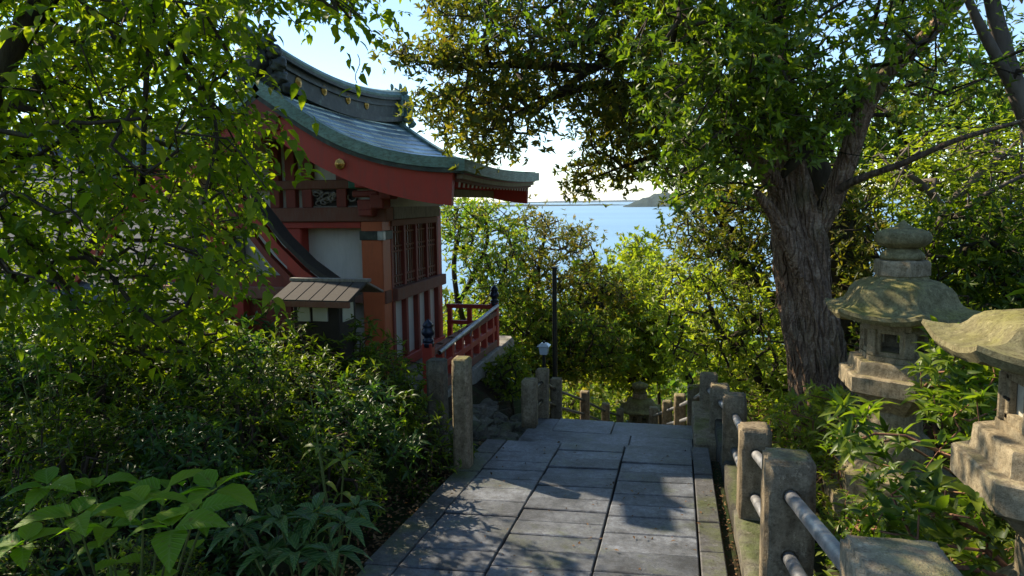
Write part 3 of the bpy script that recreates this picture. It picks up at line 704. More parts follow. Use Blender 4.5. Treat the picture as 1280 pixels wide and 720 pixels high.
def strip_solid(name, pts, v0, v1, t0, t1, mat, parent, nv=2, offs=0.0):
    """solid that follows the roof profile: from offset t0 below the roof line to t1 below it"""
    V = []; Fc = []; n = len(pts)
    vs = np.linspace(v0, v1, nv)
    for v in vs:
        for k, (u, z) in enumerate(pts):
            j = min(max(k, 1), n-2); du = pts[j+1][0]-pts[j-1][0]; dz = pts[j+1][1]-pts[j-1][1]; l = math.hypot(du, dz)
            nu, nz = -dz/l, du/l
            if nz < 0: nu, nz = -nu, -nz
            f = k/(n-1); a = t0(f) if callable(t0) else t0; b = t1(f) if callable(t1) else t1
            V.append((u-nu*a, v, z+sag(v)-nz*a)); V.append((u-nu*b, v, z+sag(v)-nz*b))
    w = 2*n
    for i in range(nv-1):
        for k in range(n-1):
            a = i*w+2*k; b = a+w
            Fc += [(a, b, b+2, a+2), (a+1, a+3, b+3, b+1)]
        a = i*w; b = a+w; Fc.append((a, a+1, b+1, b)); a += 2*(n-1); b += 2*(n-1); Fc.append((a, b, b+1, a+1))
    for k in range(n-1):
        a = 2*k; Fc.append((a, a+2, a+3, a+1)); b = (nv-1)*w+2*k; Fc.append((b, b+1, b+3, b+2))
    me = bpy.data.meshes.new(name); me.from_pydata(V, [], Fc)
    b = bmesh.new(); b.from_mesh(me); bmesh.ops.recalc_face_normals(b, faces=b.faces); b.to_mesh(me); b.free()
    return link(name, me, mat, parent)
R = prof_pts(28, 1); Lp = prof_pts(28, -1)
roof = strip_solid('roof', R, VG0+.12, VG1-.12, .02, .10, M['darkred'], shr, 9)
strip_solid('roof_slope', Lp, VG0+.12, VG1-.12, .0, .10, M['sheet'], roof, 9)
# copper sheets on the near slope
nrow = 17; arc = np.array([0]+list(np.cumsum([math.hypot(R[i+1][0]-R[i][0], R[i+1][1]-R[i][1]) for i in range(27)])))
def on_prof(s):
    return (float(np.interp(s, arc, [p[0] for p in R])), float(np.interp(s, arc, [p[1] for p in R])))
for r in range(nrow):
    s0 = .02+(arc[-1]-.03)*r/nrow; s1 = .02+(arc[-1]-.03)*(r+1)/nrow+.004
    v = VG0+.14+(.16 if r % 2 else 0); edges = [VG0+.14]
    while v < VG1-.3: v += .34; edges.append(v)
    edges.append(VG1-.13)
    for v0, v1 in zip(edges[:-1], edges[1:]):
        b = bmesh.new(); pl = []
        for (s, v, hi_) in ((s0, v0, .004), (s0, v1, .004), (s1, v1, .019), (s1, v0, .019)):
            u, z = on_prof(s); vx = v+(.004 if v == v0 else -.004)
            pl.append((b.verts.new((u, vx, z+sag(v)+hi_)), b.verts.new((u-.004, vx, z+sag(v)-.02))))
        b.faces.new([p[0] for p in pl]); b.faces.new([p[1] for p in pl][::-1])
        for k in range(4): b.faces.new((pl[k][0], pl[k][1], pl[(k+1) % 4][1], pl[(k+1) % 4][0]))
        bmesh.ops.recalc_face_normals(b, faces=b.faces)
        link('copper_sheet', bm_mesh('copper_sheet', b), M['sheet'], roof)
# green verge bands, barge boards
for side, P_ in ((1, R), (-1, Lp)):
    for (v0, v1) in ((VG0-.02, VG0+.145), (VG1-.145, VG1+.02)):
        strip_solid('verge_band', P_, v0, v1, -.045, lambda f: .055+.03*(1-f), M['patina'], roof, 2)
        strip_solid('verge_trim', P_, v0+.012, v1, lambda f: .058+.03*(1-f), lambda f: .10+.03*(1-f), M['patina_dark'], roof, 2)
    for (v0, v1) in ((VG0+.03, VG0+.10), (VG1-.10, VG1-.03)):
        bb_ = strip_solid('bargeboard', [p for p in P_ if abs(p[0]-UC) < 2.12], v0, v1, lambda f: .085+.03*(1-f), lambda f: .36+.10*max(0, f-.45), M['red'], roof, 2)
for v_a in (VG0+.05,):
    b = bmesh.new(); gp2 = [(0, 2.94), (.22, 2.80), (.34, 2.66), (.20, 2.56), (.24, 2.46), (.10, 2.44), (0, 2.34), (-.10, 2.44), (-.24, 2.46), (-.20, 2.56), (-.34, 2.66), (-.22, 2.80)]
    f1 = [b.verts.new((UC+x, v_a-.055, z)) for x, z in gp2]; f2 = [b.verts.new((UC+x, v_a+.08, z)) for x, z in gp2]
    b.faces.new(f1); b.faces.new(f2[::-1])
    for k in range(12): b.faces.new((f1[k], f2[k], f2[(k+1) % 12], f1[(k+1) % 12]))
    bmesh.ops.recalc_face_normals(b, faces=b.faces); link('gable_pendant', bm_mesh('gable_pendant', b), M['darkred'], roof)
g0 = Vector((-3.30, VG0+.02, 2.095))
def disc(name, c, r, axis, mat, parent, th=.03, ringed=True):
    prof = [(r*.98, 0), (r, th*.3), (r*.92, th*.6), (r*.78, th*.55), (r*.72, th*.9), (r*.4, th), (r*.35, th*1.5), (r*.1, th*1.7)]
    V = []; K = 24; q = Vector((0, 0, 1)).rotation_difference(Vector(axis))
    for (rr_, z) in prof:
        for s in range(K):
            a = 2*math.pi*s/K; k = 1+(.06*math.cos(8*a) if rr_ > r*.35 else 0); V.append(q @ Vector((rr_*k*math.cos(a), rr_*k*math.sin(a), z))+Vector(c))
    Fc = [(k*K+s, k*K+(s+1) % K, (k+1)*K+(s+1) % K, (k+1)*K+s) for k in range(len(prof)-1) for s in range(K)]
    Fc.append(tuple((len(prof)-1)*K+s for s in range(K)))
    me = bpy.data.meshes.new(name); me.from_pydata(V, [], Fc); me.polygons.foreach_set('use_smooth', np.ones(len(me.polygons), bool))
    return link(name, me, mat, parent)
disc('gold_boss', g0, .055, (0, -1, 0), M['gold'], roof)
# eave: green fascia, boards, rafters
eu = -2.033
def curved_beam(name, u, z, v0, v1, w, h, mat, parent, n=14, lift=.05):
    V = []; Fc = []
    for i in range(n):
        f = i/(n-1); v = v0+(v1-v0)*f; k = abs(2*f-1)**3*lift + sag(v)
        for (du, dz) in ((-w/2, -h/2), (w/2, -h/2), (w/2, h/2), (-w/2, h/2)): V.append((u+du, v, z+k+dz))
    for i in range(n-1):
        for k in range(4): a = i*4+k; b = i*4+(k+1) % 4; Fc.append((a, b, b+4, a+4))
    Fc += [(3, 2, 1, 0), tuple((n-1)*4+k for k in range(4))]
    me = bpy.data.meshes.new(name); me.from_pydata(V, [], Fc); return link(name, me, mat, parent)
for side in (1, -1):
    e = UC+(eu-UC)*side
    curved_beam('eave_edge', e+.01*side, 2.055, VG0-.03, VG1+.03, .09, .115, M['patina'], roof, lift=0)
    curved_beam('eave_board', e-.045*side, 1.968, VG0+.12, VG1-.03, .06, .06, M['palewood'], roof, lift=0)
    curved_beam('eave_board', e-.075*side, 1.928, VG0+.14, VG1-.06, .05, .04, M['brown'], roof, lift=0)
    for k in range(22):
        v = VG0+.22+k*(VG1-VG0-.4)/21
        rf = beam('rafter', (e-.085*side, v, 1.875), (e-1.25*side, v, 2.06), .045, .055, M['red'], roof, .003)
        box('rafter_tip', (e-.0815*side, v, 1.8745), (.008, .047, .057), M['plaster'], roof, .001, Matrix.Rotation(.157*side, 3, 'Y'))
beam('end_board', (eu-.1, VG1-.1, 1.87), (eu-1.0, VG1-.1, 2.02), .06, .15, M['red'], roof)
# ridge
def ridge_z(v): return .15*((v-8.15)/1.75)**2-.03
def ridge_box(name, z0, z1, w, v0, v1, mat, bulge=0, n=24, round_=False):
    V = []; Fc = []
    sec = [(-w/2, z0), (w/2, z0), (w/2, z1), (-w/2, z1)] if not round_ else [(-w/2, z0), (w/2, z0), (w/2+.01, z0+.3*(z1-z0)), (w*.38, z0+.75*(z1-z0)), (w*.15, z1), (-w*.15, z1), (-w*.38, z0+.75*(z1-z0)), (-w/2-.01, z0+.3*(z1-z0))]
    K = len(sec)
    for i in range(n):
        v = v0+(v1-v0)*i/(n-1)
        for (du, z) in sec: V.append((UC+du, v, z+ridge_z(v)))
    for i in range(n-1):
        for k in range(K): a = i*K+k; b = i*K+(k+1) % K; Fc.append((a, b, b+K, a+K))
    Fc += [tuple(range(K))[::-1], tuple((n-1)*K+k for k in range(K))]
    me = bpy.data.meshes.new(name); me.from_pydata(V, [], Fc); return link(name, me, mat, rdg if name != 'ridge' else shr)
rdg = None
rdg = ridge_box('ridge', 2.86, 3.16, .20, 6.45, 9.75, M['patina_dark'])
ridge_box('ridge_base', 2.83, 2.90, .34, 6.40, 9.78, M['patina_dark']); ridge_box('ridge_molding', 3.06, 3.09, .25, 6.42, 9.77, M['patina_dark'])
ridge_box('ridge_shelf', 3.145, 3.18, .31, 6.36, 9.82, M['patina_dark']); ridge_box('ridge_cap', 3.182, 3.29, .27, 5.98, 10.02, M['patina'], round_=True)
for px, py in ((374, 103), (406, 113), (436, 124), (459, 131)):
    p = PU(px, py, UC+.115); disc('gold_crest', (UC+.102, p.y, p.z), .062, (1, 0, 0), M['gold'], rdg, .018)
def ornament(v, sgn):
    o = link('ridge_end_ornament', None, None, rdg) if False else None
    bm = bmesh.new()
    box_bm((UC, v, 3.05), (.34, .14, .52), .02, bm=bm)
    def ball(c, r, s=(1, 1, 1)):
        b = bmesh.new(); bmesh.ops.create_icosphere(b, subdivisions=3, radius=r)
        for q in b.verts:
            q.co *= 1+.30*mn.noise(q.co*24+Vector(c)*5)+.16*mn.noise(q.co*60+Vector(c)*3)+.14*math.sin(q.co.z*95+q.co.x*50); q.co = Vector((q.co.x*s[0], q.co.y*s[1], q.co.z*s[2]))+Vector(c)
        me = bpy.data.meshes.new('t'); b.to_mesh(me); b.free(); bm.from_mesh(me); bpy.data.meshes.remove(me)
    z = 2.82+ridge_z(v)
    for s in (-1, 1):
        ball((UC+s*.20, v+sgn*.02, z+.05), .09, (1, 1, .9)); ball((UC+s*.23, v+sgn*.05, z+.18), .075); ball((UC+s*.17, v+sgn*.04, z+.31), .08)
        ball((UC+s*.14, v+sgn*.06, z+.44), .06); ball((UC+s*.28, v, z-.04), .06)
    ball((UC, v+sgn*.09, z+.22), .13, (1, .7, 1.2)); ball((UC, v+sgn*.08, z+.42), .09, (1, .9, .9)); ball((UC, v+sgn*.16, z+.47), .05, (1, 1.8, .6))
    for s in (-1, 1): ball((UC+s*.07, v+sgn*.10, z+.53), .035, (.7, .8, 1.6))
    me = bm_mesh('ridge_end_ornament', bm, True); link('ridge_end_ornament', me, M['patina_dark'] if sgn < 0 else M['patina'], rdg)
ornament(6.42, -1); ornament(9.82, 1)
# body: walls, pillars, beams
WU = -3.1; WUL = 2*UC-WU; V0, V1 = 6.95, 8.62
def pl(u, v, mat='orange', w=.25, z0=-.3, z1=1.62, name='pillar'): return bx2(name, (u-w/2, v-w/2, z0), (u+w/2, v+w/2, z1), M[mat], shr, .012)
bx2('wall_core', (WUL+.12, V0+.08, -.5), (WU-.12, V1+.02, 1.75), M['plaster'], shr, 0)
pl(WU-.125, V0, 'orange'); pl(WU-.09, V1+.02, 'red', .18); pl(WUL+.125, V0, 'red'); pl(UC, V0+.02, 'red', .2)
# gable side (faces the camera)
bx2('sill_beam', (WUL-.1, V0-.10, .60), (WU+.02, V0+.05, .74), M['brown'], shr)
bx2('head_beam', (WUL-.1, V0-.105, 1.43), (WU-.26, V0+.05, 1.50), M['red'], shr)
bx2('tie_beam', (WUL-.15, V0-.14, 1.50), (WU+.06, V0+.06, 1.66), M['brown'], shr, .012)
bx2('collar_beam', (UC-.95, V0-.12, 1.86), (UC+.95, V0+.02, 1.96), M['brown'], shr, .01)
for du in (-.62, .62, 0, .2, -.2): bx2('gable_strut', (UC+du-.06, V0-.10, 1.66), (UC+du+.06, V0+.02, 2.5-.35*abs(du)/.62), M['darkred'], shr)
b = bmesh.new()   # triangular gable infill
gp = [(-.0, 2.75), (.35, 2.55), (.8, 2.2), (1.3, 1.98), (1.7, 1.88), (1.75, 1.66), (-1.75, 1.66), (-1.7, 1.88), (-1.3, 1.98), (-.8, 2.2), (-.35, 2.55)]
f1 = [b.verts.new((UC+x, V0-.02, z)) for x, z in gp]; f2 = [b.verts.new((UC+x, V0+.05, z)) for x, z in gp]
b.faces.new(f1); b.faces.new(f2[::-1])
for k in range(len(gp)): b.faces.new((f1[k], f2[k], f2[(k+1) % len(gp)], f1[(k+1) % len(gp)]))
bmesh.ops.recalc_face_normals(b, faces=b.faces); link('gable_wall', bm_mesh('gable_wall', b), M['plaster'], shr)
# carved openwork panel above the tie beam
carv = bx2('carved_panel', (-4.05, V0-.05, 1.665), (-3.42, V0-.03, 1.855), M['blackwood'], shr, .002)
strands = []
for k in range(16):
    c = np.array([-4.03+.6*RNG.rand(), V0-.075, 1.69+.14*RNG.rand()]); a0 = RNG.rand()*6.28; pts = []
    for t in np.linspace(0, 1, 12):
        r = .075*(1-.75*t); pts.append(c+np.array([r*math.cos(a0+5*t), .012*math.sin(9*t), r*.7*math.sin(a0+5*t)]))
    strands.append(sweep(pts, np.linspace(.014, .006, 12), 6))
v_, f_ = join_sweeps(strands); link('carved_scrollwork', mesh_np('carved_scrollwork', v_, [f_], None, True), M['greywood'], carv)
bx2('panel_frame', (-4.07, V0-.07, 1.66), (-3.4, V0-.04, 1.675), M['greywood'], carv, .002)
bx2('painted_block', (-3.46, V0-.17, 1.86), (-3.32, V0-.08, 1.96), M['green'], shr, .01)
for k, (u, z, w, h) in enumerate(((-3.22, 1.68, .20, .12), (-3.22, 1.80, .3, .07), (-3.22, 1.60, .16, .08), (-3.08, 1.72, .16, .16), (-2.98, 1.80, .14, .12))):
    box('bracket', (u, V0-.16-.01*k, z), (w, .2, h), M['darkred'], shr, .015)
bx2('purlin', (-2.75, VG0+.11, 1.76), (-2.62, VG1-.15, 1.86), M['greywood'], shr, .01)
bx2('purlin', (-3.2, VG0+.11, 1.86), (-3.05, VG1-.15, 1.98), M['red'], shr, .01)
# dark column base cover and pale metal bracket on the corner pillar
bx2('pillar_collar', (WU-.262, V0-.137, 1.30), (WU+.012, V0+.137, 1.40), M['patina_dark'], shr, .006)
bx2('metal_cap', (WU-.04, V0-.16, 1.30), (WU+.03, V0-.10, 1.40), M['steel'], shr, .004)
# side wall facing the path
bx2('head_board', (WU-.03, V0+.1, 1.52), (WU+.05, V1-.08, 1.68), M['greywood'], shr)
bx2('upper_beam', (WU-.05, V0+.1, 1.44), (WU+.02, V1-.08, 1.515), M['brown'], shr)
bx2('sill_beam', (WU-.03, V0+.12, .60), (WU+.06, V1+.1, .74), M['brown'], shr)
bx2('sill_beam', (WU-.05, V0+.12, -.22), (WU+.03, V1+.1, -.10), M['red'], shr)
win = bx2('lattice_window', (WU-.07, V0+.125, .745), (WU-.05, V1-.07, 1.44), M['pane'], shr, 0)
ww0, ww1 = V0+.125, V1-.07
for z in (.77, .86, 1.14, 1.20, 1.36): bx2('lattice_rail', (WU-.045, ww0, z), (WU-.02, ww1, z+.022), M['brown'], win, .002)
nb = 20
for k in range(nb+1):
    v = ww0+(ww1-ww0)*k/nb; thick = k % 5 == 0
    bx2('lattice_bar', (WU-.042-(.003 if thick else 0), v-(.03 if thick else .009), .746), (WU-.024+(.03 if thick else 0), v+(.03 if thick else .009), 1.438), M['darkred' if thick else 'brown'], win, .002)
for k in range(5):
    v = V0+.125+(V1-V0-.2)*k/4; bx2('wall_stud', (WU-.06, v-.035, -.10), (WU+.015, v+.035, .60), M['darkred'], shr)
bx2('lower_wall', (WU-.09, V0+.12, -.10), (WU-.045, V1-.05, .598), M['plaster'], shr, 0)
# veranda
ver = bx2('veranda', (WU-.05, 6.15, -.43), (-2.28, 9.45, -.235), M['concrete'], shr, .01)
bx2('concrete_footing', (WU+.15, 6.0, -1.6), (-2.34, 9.1, -.432), M['concrete'], ver, .01)
bal = empty('veranda_balustrade', (0, 0, 0), None, None); bal.parent = shr; bal.location = [-x for x in shr.location]
def bl(name, me_or, mat): pass
BU = -2.37
def finial(c, parent):
    lathe('finial', [(.045, 0), (.055, .01), (.055, .03), (.04, .04), (.04, .06), (.062, .08), (.066, .11), (.05, .14), (.045, .15), (.055, .165), (.045, .19), (.02, .215), (.006, .235)], c, M['black'], parent, 16)
def bpost(u, v, zt, w=.10):
    box('post', (u, v, (zt-.235)/2), (w, w, zt+.235), M['red'], bal, .008); lathe('post_cap', [(.056, -.04), (.058, 0), (.05, .01)], (u, v, zt), M['black'], bal, 16); finial((u, v, zt+.002), bal)
pf = PU(621, 386, BU)
bpost(BU, 8.72, .36); bpost(BU, 6.22, .33)
for z, h, w in ((.22, .06, .09), (.02, .07, .07), (-.18, .09, .09)):
    beam('rail', (BU, 6.22, z), (BU, 8.72, z), w, h, M['brown'] if z > .1 or z < -.1 else M['red'], bal)
for k in range(7):
    v = 6.55+k*.33; box('baluster', (BU, v, .03), (.075, .075, .44), M['red'], bal, .004)
for z, h in ((.30, .055), (.08, .05), (-.14, .06)):
    beam('rail', (BU-.05, 8.72, z), (WU+.06, 8.72, z), .055, h, M['red'], bal)
for u in (-2.72, -3.0): box('baluster', (u, 8.72, .02), (.06, .06, .5), M['red'], bal, .004)
# metal handrail fixed above it
hr = empty('handrail', (BU+.03, 7.5, .3), 'bright steel pipe handrail above the red veranda balustrade', 'handrail')
a = PU(549, 441, BU+.06); b_ = PU(622, 382, BU+.06)
tubes_obj('rail_pipe', a, b_, .023, M['steel'], hr, 12)
tubes_obj('bracket', (a+b_)/2, (a+b_)/2-Vector((.03, 0, .12)), .01, M['steel'], hr, 8)
tubes_obj('bracket', a.lerp(b_, .85), a.lerp(b_, .85)-Vector((.03, 0, .12)), .01, M['steel'], hr, 8)
# stone gate posts at the near end of the veranda
for (px, py, v, w, h, lb) in ((577, 447, 4.8, .125, 1.0, 'slender pale stone post at the left edge of the paving'), (546, 449, 5.15, .14, 1.0, 'darker stone post behind the slender one, half in the bushes')):
    p = PV(px, py, v); o = rough_stone('stone_post', (0, 0, 0), (w, w, h), M['post'] if px > 560 else M['rubble'], None, .004, 6, .01, int(px))
    o.location = (p.x, p.y, p.z-h/2); tag(o, lb, 'post', 'stone posts beside the veranda')
# rubble retaining wall between paving and veranda
rw = empty('rubble_wall', (-1.9, 6.3, -.5), 'low retaining wall of rough mossy stones left of the landing', 'wall')
for k in range(150):
    v = 5.15+1.95*RNG.rand(); f = RNG.rand(); u = -1.50-.55*f+(-.14 if v < 5.7 else 0)+RNG.uniform(-.05, .05); z = -.60+.30*f-.20*max(0, v-5.8)+RNG.uniform(-.04, .04); s = RNG.uniform(.07, .13)
    b = bmesh.new()
    for q in range(13):
        a3 = Vector(RNG.uniform(-1, 1, 3)); a3 /= max(abs(a3.x), abs(a3.y), abs(a3.z))**.8; b.verts.new((a3.x*s*1.0, a3.y*s*1.45, a3.z*s*.62))
    h_ = bmesh.ops.convex_hull(b, input=b.verts); bmesh.ops.delete(b, geom=[e for e in h_['geom_interior'] if isinstance(e, bmesh.types.BMVert)], context='VERTS')
    bmesh.ops.bevel(b, geom=b.edges[:], offset=.007, segments=1, affect='EDGES')
    for q in b.verts: q.co += Vector((u, v, z))
    link('stone', bm_mesh('stone', b), M['rubble'], rw)
bx2('backing', (-2.33, 5.1, -1.2), (-1.75, 7.2, -.55), M['soil'], rw, .05)

# ------------------------------------------------------------------ low side hall (left) and its red barge boards, small kiosk
hall = empty('side_hall', (-6.2, 7, 0), 'lower hall with grey slate roof mostly hidden behind the leaves on the left', 'building')
bx2('wall', (-11, 6.55, -.3), (-5.0, 8.8, .60), M['plaster'], hall, 0)
for u in np.arange(-10.8, -4.9, .72): bx2('pillar', (u-.07, 6.47, -.3), (u+.07, 6.6, .60), M['darkred'], hall)
bx2('beam', (-11, 6.45, .0), (-5.0, 6.53, .14), M['darkred'], hall); bx2('beam', (-11, 6.45, .5), (-5.0, 6.55, .62), M['brown'], hall)
rf = bx2('roof_deck', (-11.2, 5.9, .50), (-4.95, 5.96, .56), M['greywood'], hall)
for r in range(16):
    f0 = r/16; f1 = (r+1)/16; y0 = 5.85+3.0*f0; y1 = 5.85+3.0*f1+.03; z0 = .58+2.1*f0**1.15; z1 = .58+2.1*f1**1.15
    u = -11.3+(.3 if r % 2 else 0)
    while u < -5.0:
        u1 = min(u+.6, -4.9-.0*r); d = Vector((0, y1-y0, z1-z0)); ang = math.atan2(d.z, d.y)
        box('slate', ((u+u1)/2, (y0+y1)/2, (z0+z1)/2+.012), (u1-u-.008, d.length, .022), M['slate'], hall, .002, Matrix.Rotation(ang, 3, 'X')); u = u1
for k in range(3): bx2('ridge_course', (-11.3, 8.75-.02*k, 2.66+k*.09), (-4.85, 9.0+.02*k, 2.745+k*.09), M['plaster' if k == 1 else 'slate'], hall)
# small gable with red barge boards in front of the plaster wall
gab = empty('porch_gable', (-4.2, 6.4, .9), 'small dark red porch gable with curved boards in front of the white wall', 'porch')
def curve_board(name, pts, w, v0, v1, mat, parent):
    b = bmesh.new(); n = len(pts); rows = []
    for (u, z) in pts: rows.append([b.verts.new((u, v0, z)), b.verts.new((u, v1, z)), b.verts.new((u, v1, z-w)), b.verts.new((u, v0, z-w))])
    for i in range(n-1):
        for k in range(4): b.faces.new((rows[i][k], rows[i][(k+1) % 4], rows[i+1][(k+1) % 4], rows[i+1][k]))
    b.faces.new(rows[0]); b.faces.new(rows[-1][::-1]); bmesh.ops.recalc_face_normals(b, faces=b.faces)
    return link(name, bm_mesh(name, b), mat, parent)
cv = [PV(x, y, 6.3) for x, y in ((300, 222), (330, 262), (360, 300), (390, 330), (420, 352), (447, 366))]
cv = [(p.x, p.z) for p in cv]
curve_board('roof_edge', [(u, z+.03) for u, z in cv], .06, 6.19, 6.40, M['oldwood'], gab)
curve_board('bargeboard', [(u-.06, z-.05) for u, z in cv], .14, 6.22, 6.29, M['red'], gab)
curve_board('inner_board', [(u-.20, z-.16) for u, z in cv[:-1]], .09, 6.26, 6.33, M['darkred'], gab)
curve_board('roof_edge', [(2*-5.1-u, z+.03) for u, z in cv], .06, 6.19, 6.40, M['oldwood'], gab)
curve_board('bargeboard', [(2*-5.1-u+.06, z-.05) for u, z in cv], .14, 6.22, 6.29, M['red'], gab)
bx2('gable_wall', (-5.9, 6.36, -.3), (-3.95, 6.42, .95), M['darkred'], gab, 0)
bx2('tie_beam', (-6.2, 6.24, .72), (-3.6, 6.34, .84), M['brown'], gab)
for u in (-3.72, -4.5, -5.3): bx2('pillar', (u-.06, 6.25, -.3), (u+.06, 6.37, .74), M['red'], gab)
# small roofed notice box
kio = empty('wooden_box', (-3.1, 5.3, .2), 'small dark wooden box with pale panes under a plank roof, below the shrine wall', 'box')
k0 = PV(366, 377, 5.3); k1 = PV(424, 407, 5.3)
bx2('body', (k0.x, 5.3, .0), (k1.x, 5.62, k0.z+.02), M['blackwood'], kio)
for a_, b2 in ((371, 387), (390, 409)):
    p = PV(a_, 381, 5.28); q = PV(b2, 402, 5.28); bx2('pane', (p.x, 5.285, q.z), (q.x, 5.31, p.z), M['pane'], kio, 0)
bx2('side_pane', (k1.x-.005, 5.36, k1.z+.02), (k1.x+.008, 5.56, k0.z-.03), M['pane'], kio, 0)
r0 = PV(345, 374, 5.2); r1 = PV(441, 352, 5.2)
for q in range(6):
    u0 = r0.x+(r1.x-.0-r0.x)*q/6; u1 = r0.x+(r1.x-r0.x)*(q+1)/6-.004
    beam('roof_plank', ((u0+u1)/2, 5.12, r0.z+.0), ((u0+u1)/2, 5.48, r0.z+.125), u1-u0, .022, M['oldwood'], kio)
    beam('roof_plank', ((u0+u1)/2, 5.82, r0.z+.0), ((u0+u1)/2, 5.49, r0.z+.122), u1-u0, .022, M['greywood'], kio)
beam('ridge_board', (r0.x-.02, 5.485, r0.z+.142), (r1.x+.02, 5.485, r0.z+.142), .06, .03, M['greywood'], kio)
beam('fascia', (r0.x, 5.13, r0.z-.025), (r1.x, 5.13, r0.z-.025), .03, .05, M['brown'], kio)

# ------------------------------------------------------------------ lamp post and lamp
p0 = PV(693, 336, 8.2); zb = tz(p0.x, 8.2)
v_, f_ = sweep([(p0.x, 8.2, zb-.2), (p0.x, 8.2, 0), (p0.x, 8.2, p0.z)], [.034, .03, .028], 10)
pole = empty('utility_pole', (p0.x, 8.2, zb), 'slim dark metal pole standing beside the stairs', 'pole')
link('shaft', mesh_np('shaft', v_, [f_], None, True), M['iron'], pole); box('pole_cap', (p0.x, 8.2, p0.z+.012), (.075, .075, .025), M['iron'], pole, .004)
lp = PV(680, 438, 7.75); zb = tz(lp.x, 7.75)
lamp = empty('garden_lamp', (lp.x, 7.75, zb), 'small square blue-grey garden lamp by the head of the stairs', 'lamp')
v_, f_ = sweep([(lp.x, 7.75, zb), (lp.x, 7.75, lp.z-.05)], [.022, .02], 8); link('stem', mesh_np('stem', v_, [f_], None, True), M['iron'], lamp)
box('lamp_shade', (lp.x, 7.75, lp.z+.005), (.085, .085, .1), M['glass'], lamp, .004, taper=1.3)
box('lamp_roof', (lp.x, 7.75, lp.z+.072), (.15, .15, .035), M['glass'], lamp, .004, taper=.45); box('lamp_knob', (lp.x, 7.75, lp.z+.1), (.025, .025, .025), M['iron'], lamp, .004)
# ------------------------------------------------------------------ vegetation
def skeleton_multi(limbs, targets, **kw):
    """limbs: list of polylines, the first is the trunk; others start on an existing node"""
    first = [np.array(p, float) for p in limbs[0]]
    def dens(pl, seg=.18):
        out = [pl[0]]
        for a, b in zip(pl[:-1], pl[1:]):
            k = max(1, int(np.linalg.norm(b-a)/seg))
            for i in range(1, k+1): out.append(a+(b-a)*i/k)
        out = np.array(out)
        for _ in range(2):
            if len(out) > 3: out[1:-1] = (out[:-2]+2*out[1:-1]+out[2:])/4
        return list(out)
    nodes = dens(first); par = [-1]+list(range(len(nodes)-1)); ends = [len(nodes)-1]
    for pl in limbs[1:]:
        pl = [np.array(p, float) for p in pl]
        j = int(np.argmin([np.linalg.norm(n_-pl[0]) for n_ in nodes])); q = dens([nodes[j]]+pl[1:] if len(pl) > 1 else [nodes[j], pl[0]])
        prev = j
        for p in q[1:]: nodes.append(p); par.append(prev); prev = len(nodes)-1
        ends.append(prev)
    return nodes, par, ends
def grow2(limbs, targets, jitter=.12, seg=.3, bias=.25, skip=0):
    nodes, par, ends = skeleton_multi(limbs, targets)
    n0 = len(nodes); cost = np.zeros(n0)
    for i in range(1, n0): cost[i] = cost[par[i]]+np.linalg.norm(nodes[i]-nodes[par[i]])
    T = np.asarray(targets); arr = np.zeros((n0+12*len(T)+8, 3)); arr[:n0] = nodes; cst = np.zeros(len(arr)); cst[:n0] = cost; nn = n0
    d0 = np.min(np.linalg.norm(T[:, None]-arr[None, skip:n0], axis=2), axis=1); order = np.argsort(d0); tips = []; dirs = []
    for k in order:
        t = T[k]; D = np.linalg.norm(arr[skip:nn]-t, axis=1); j = int(np.argmin(D+bias*cst[skip:nn]*.3))+skip
        L = D[j-skip]; ns = max(1, min(8, int(L/seg))); p0 = arr[j].copy(); prev = j; w = RNG.randn(3)*jitter*L
        for s in range(1, ns+1):
            f = s/ns; arr[nn] = p0*(1-f)+t*f+w*math.sin(f*math.pi); cst[nn] = cst[prev]+L/ns; par.append(prev); prev = nn; nn += 1
        tips.append(prev); dirs.append(arr[prev]-arr[par[prev]])
    return arr[:nn], par, tips, T[order], unit(np.array(dirs)), ends
def leaf_object_mesh(mat, rnd, tmpl=LEAF16, w=.45, droop=.12):
    v, f3, f4 = leaf_arrays(np.zeros((1, 3)), np.array([[0, 1., 0]]), np.array([[0, 0, 1.]]), 1.0, w, tmpl, droop)
    me = mesh_np('leaf', v, [f3, f4], np.full(len(v), rnd), True); me.materials.append(mat)
    for nm, c_ in (('lt', 0), ('ls', 1)):
        a_ = me.attributes.new(nm, 'FLOAT', 'POINT'); a_.data.foreach_set('value', np.asarray(tmpl[0][:, c_], dtype=np.float32))
    return me
def add_leaf_objects(root, parent, meshes, pos, d, up, L):
    d = unit(d); s = unit(np.cross(d, up)); u = np.cross(s, d); off = Vector(root.location) if parent is root else Vector(root.location)
    for k in range(len(pos)):
        o = bpy.data.objects.new('leaf', meshes[k % len(meshes)]); COL.objects.link(o); o.parent = parent
        R = Matrix((s[k], d[k], u[k])).transposed()
        o.matrix_basis = Matrix.Translation(Vector(pos[k])-(off if parent is root else Vector((0, 0, 0)))) @ R.to_4x4() @ Matrix.Scale(float(L[k]), 4)
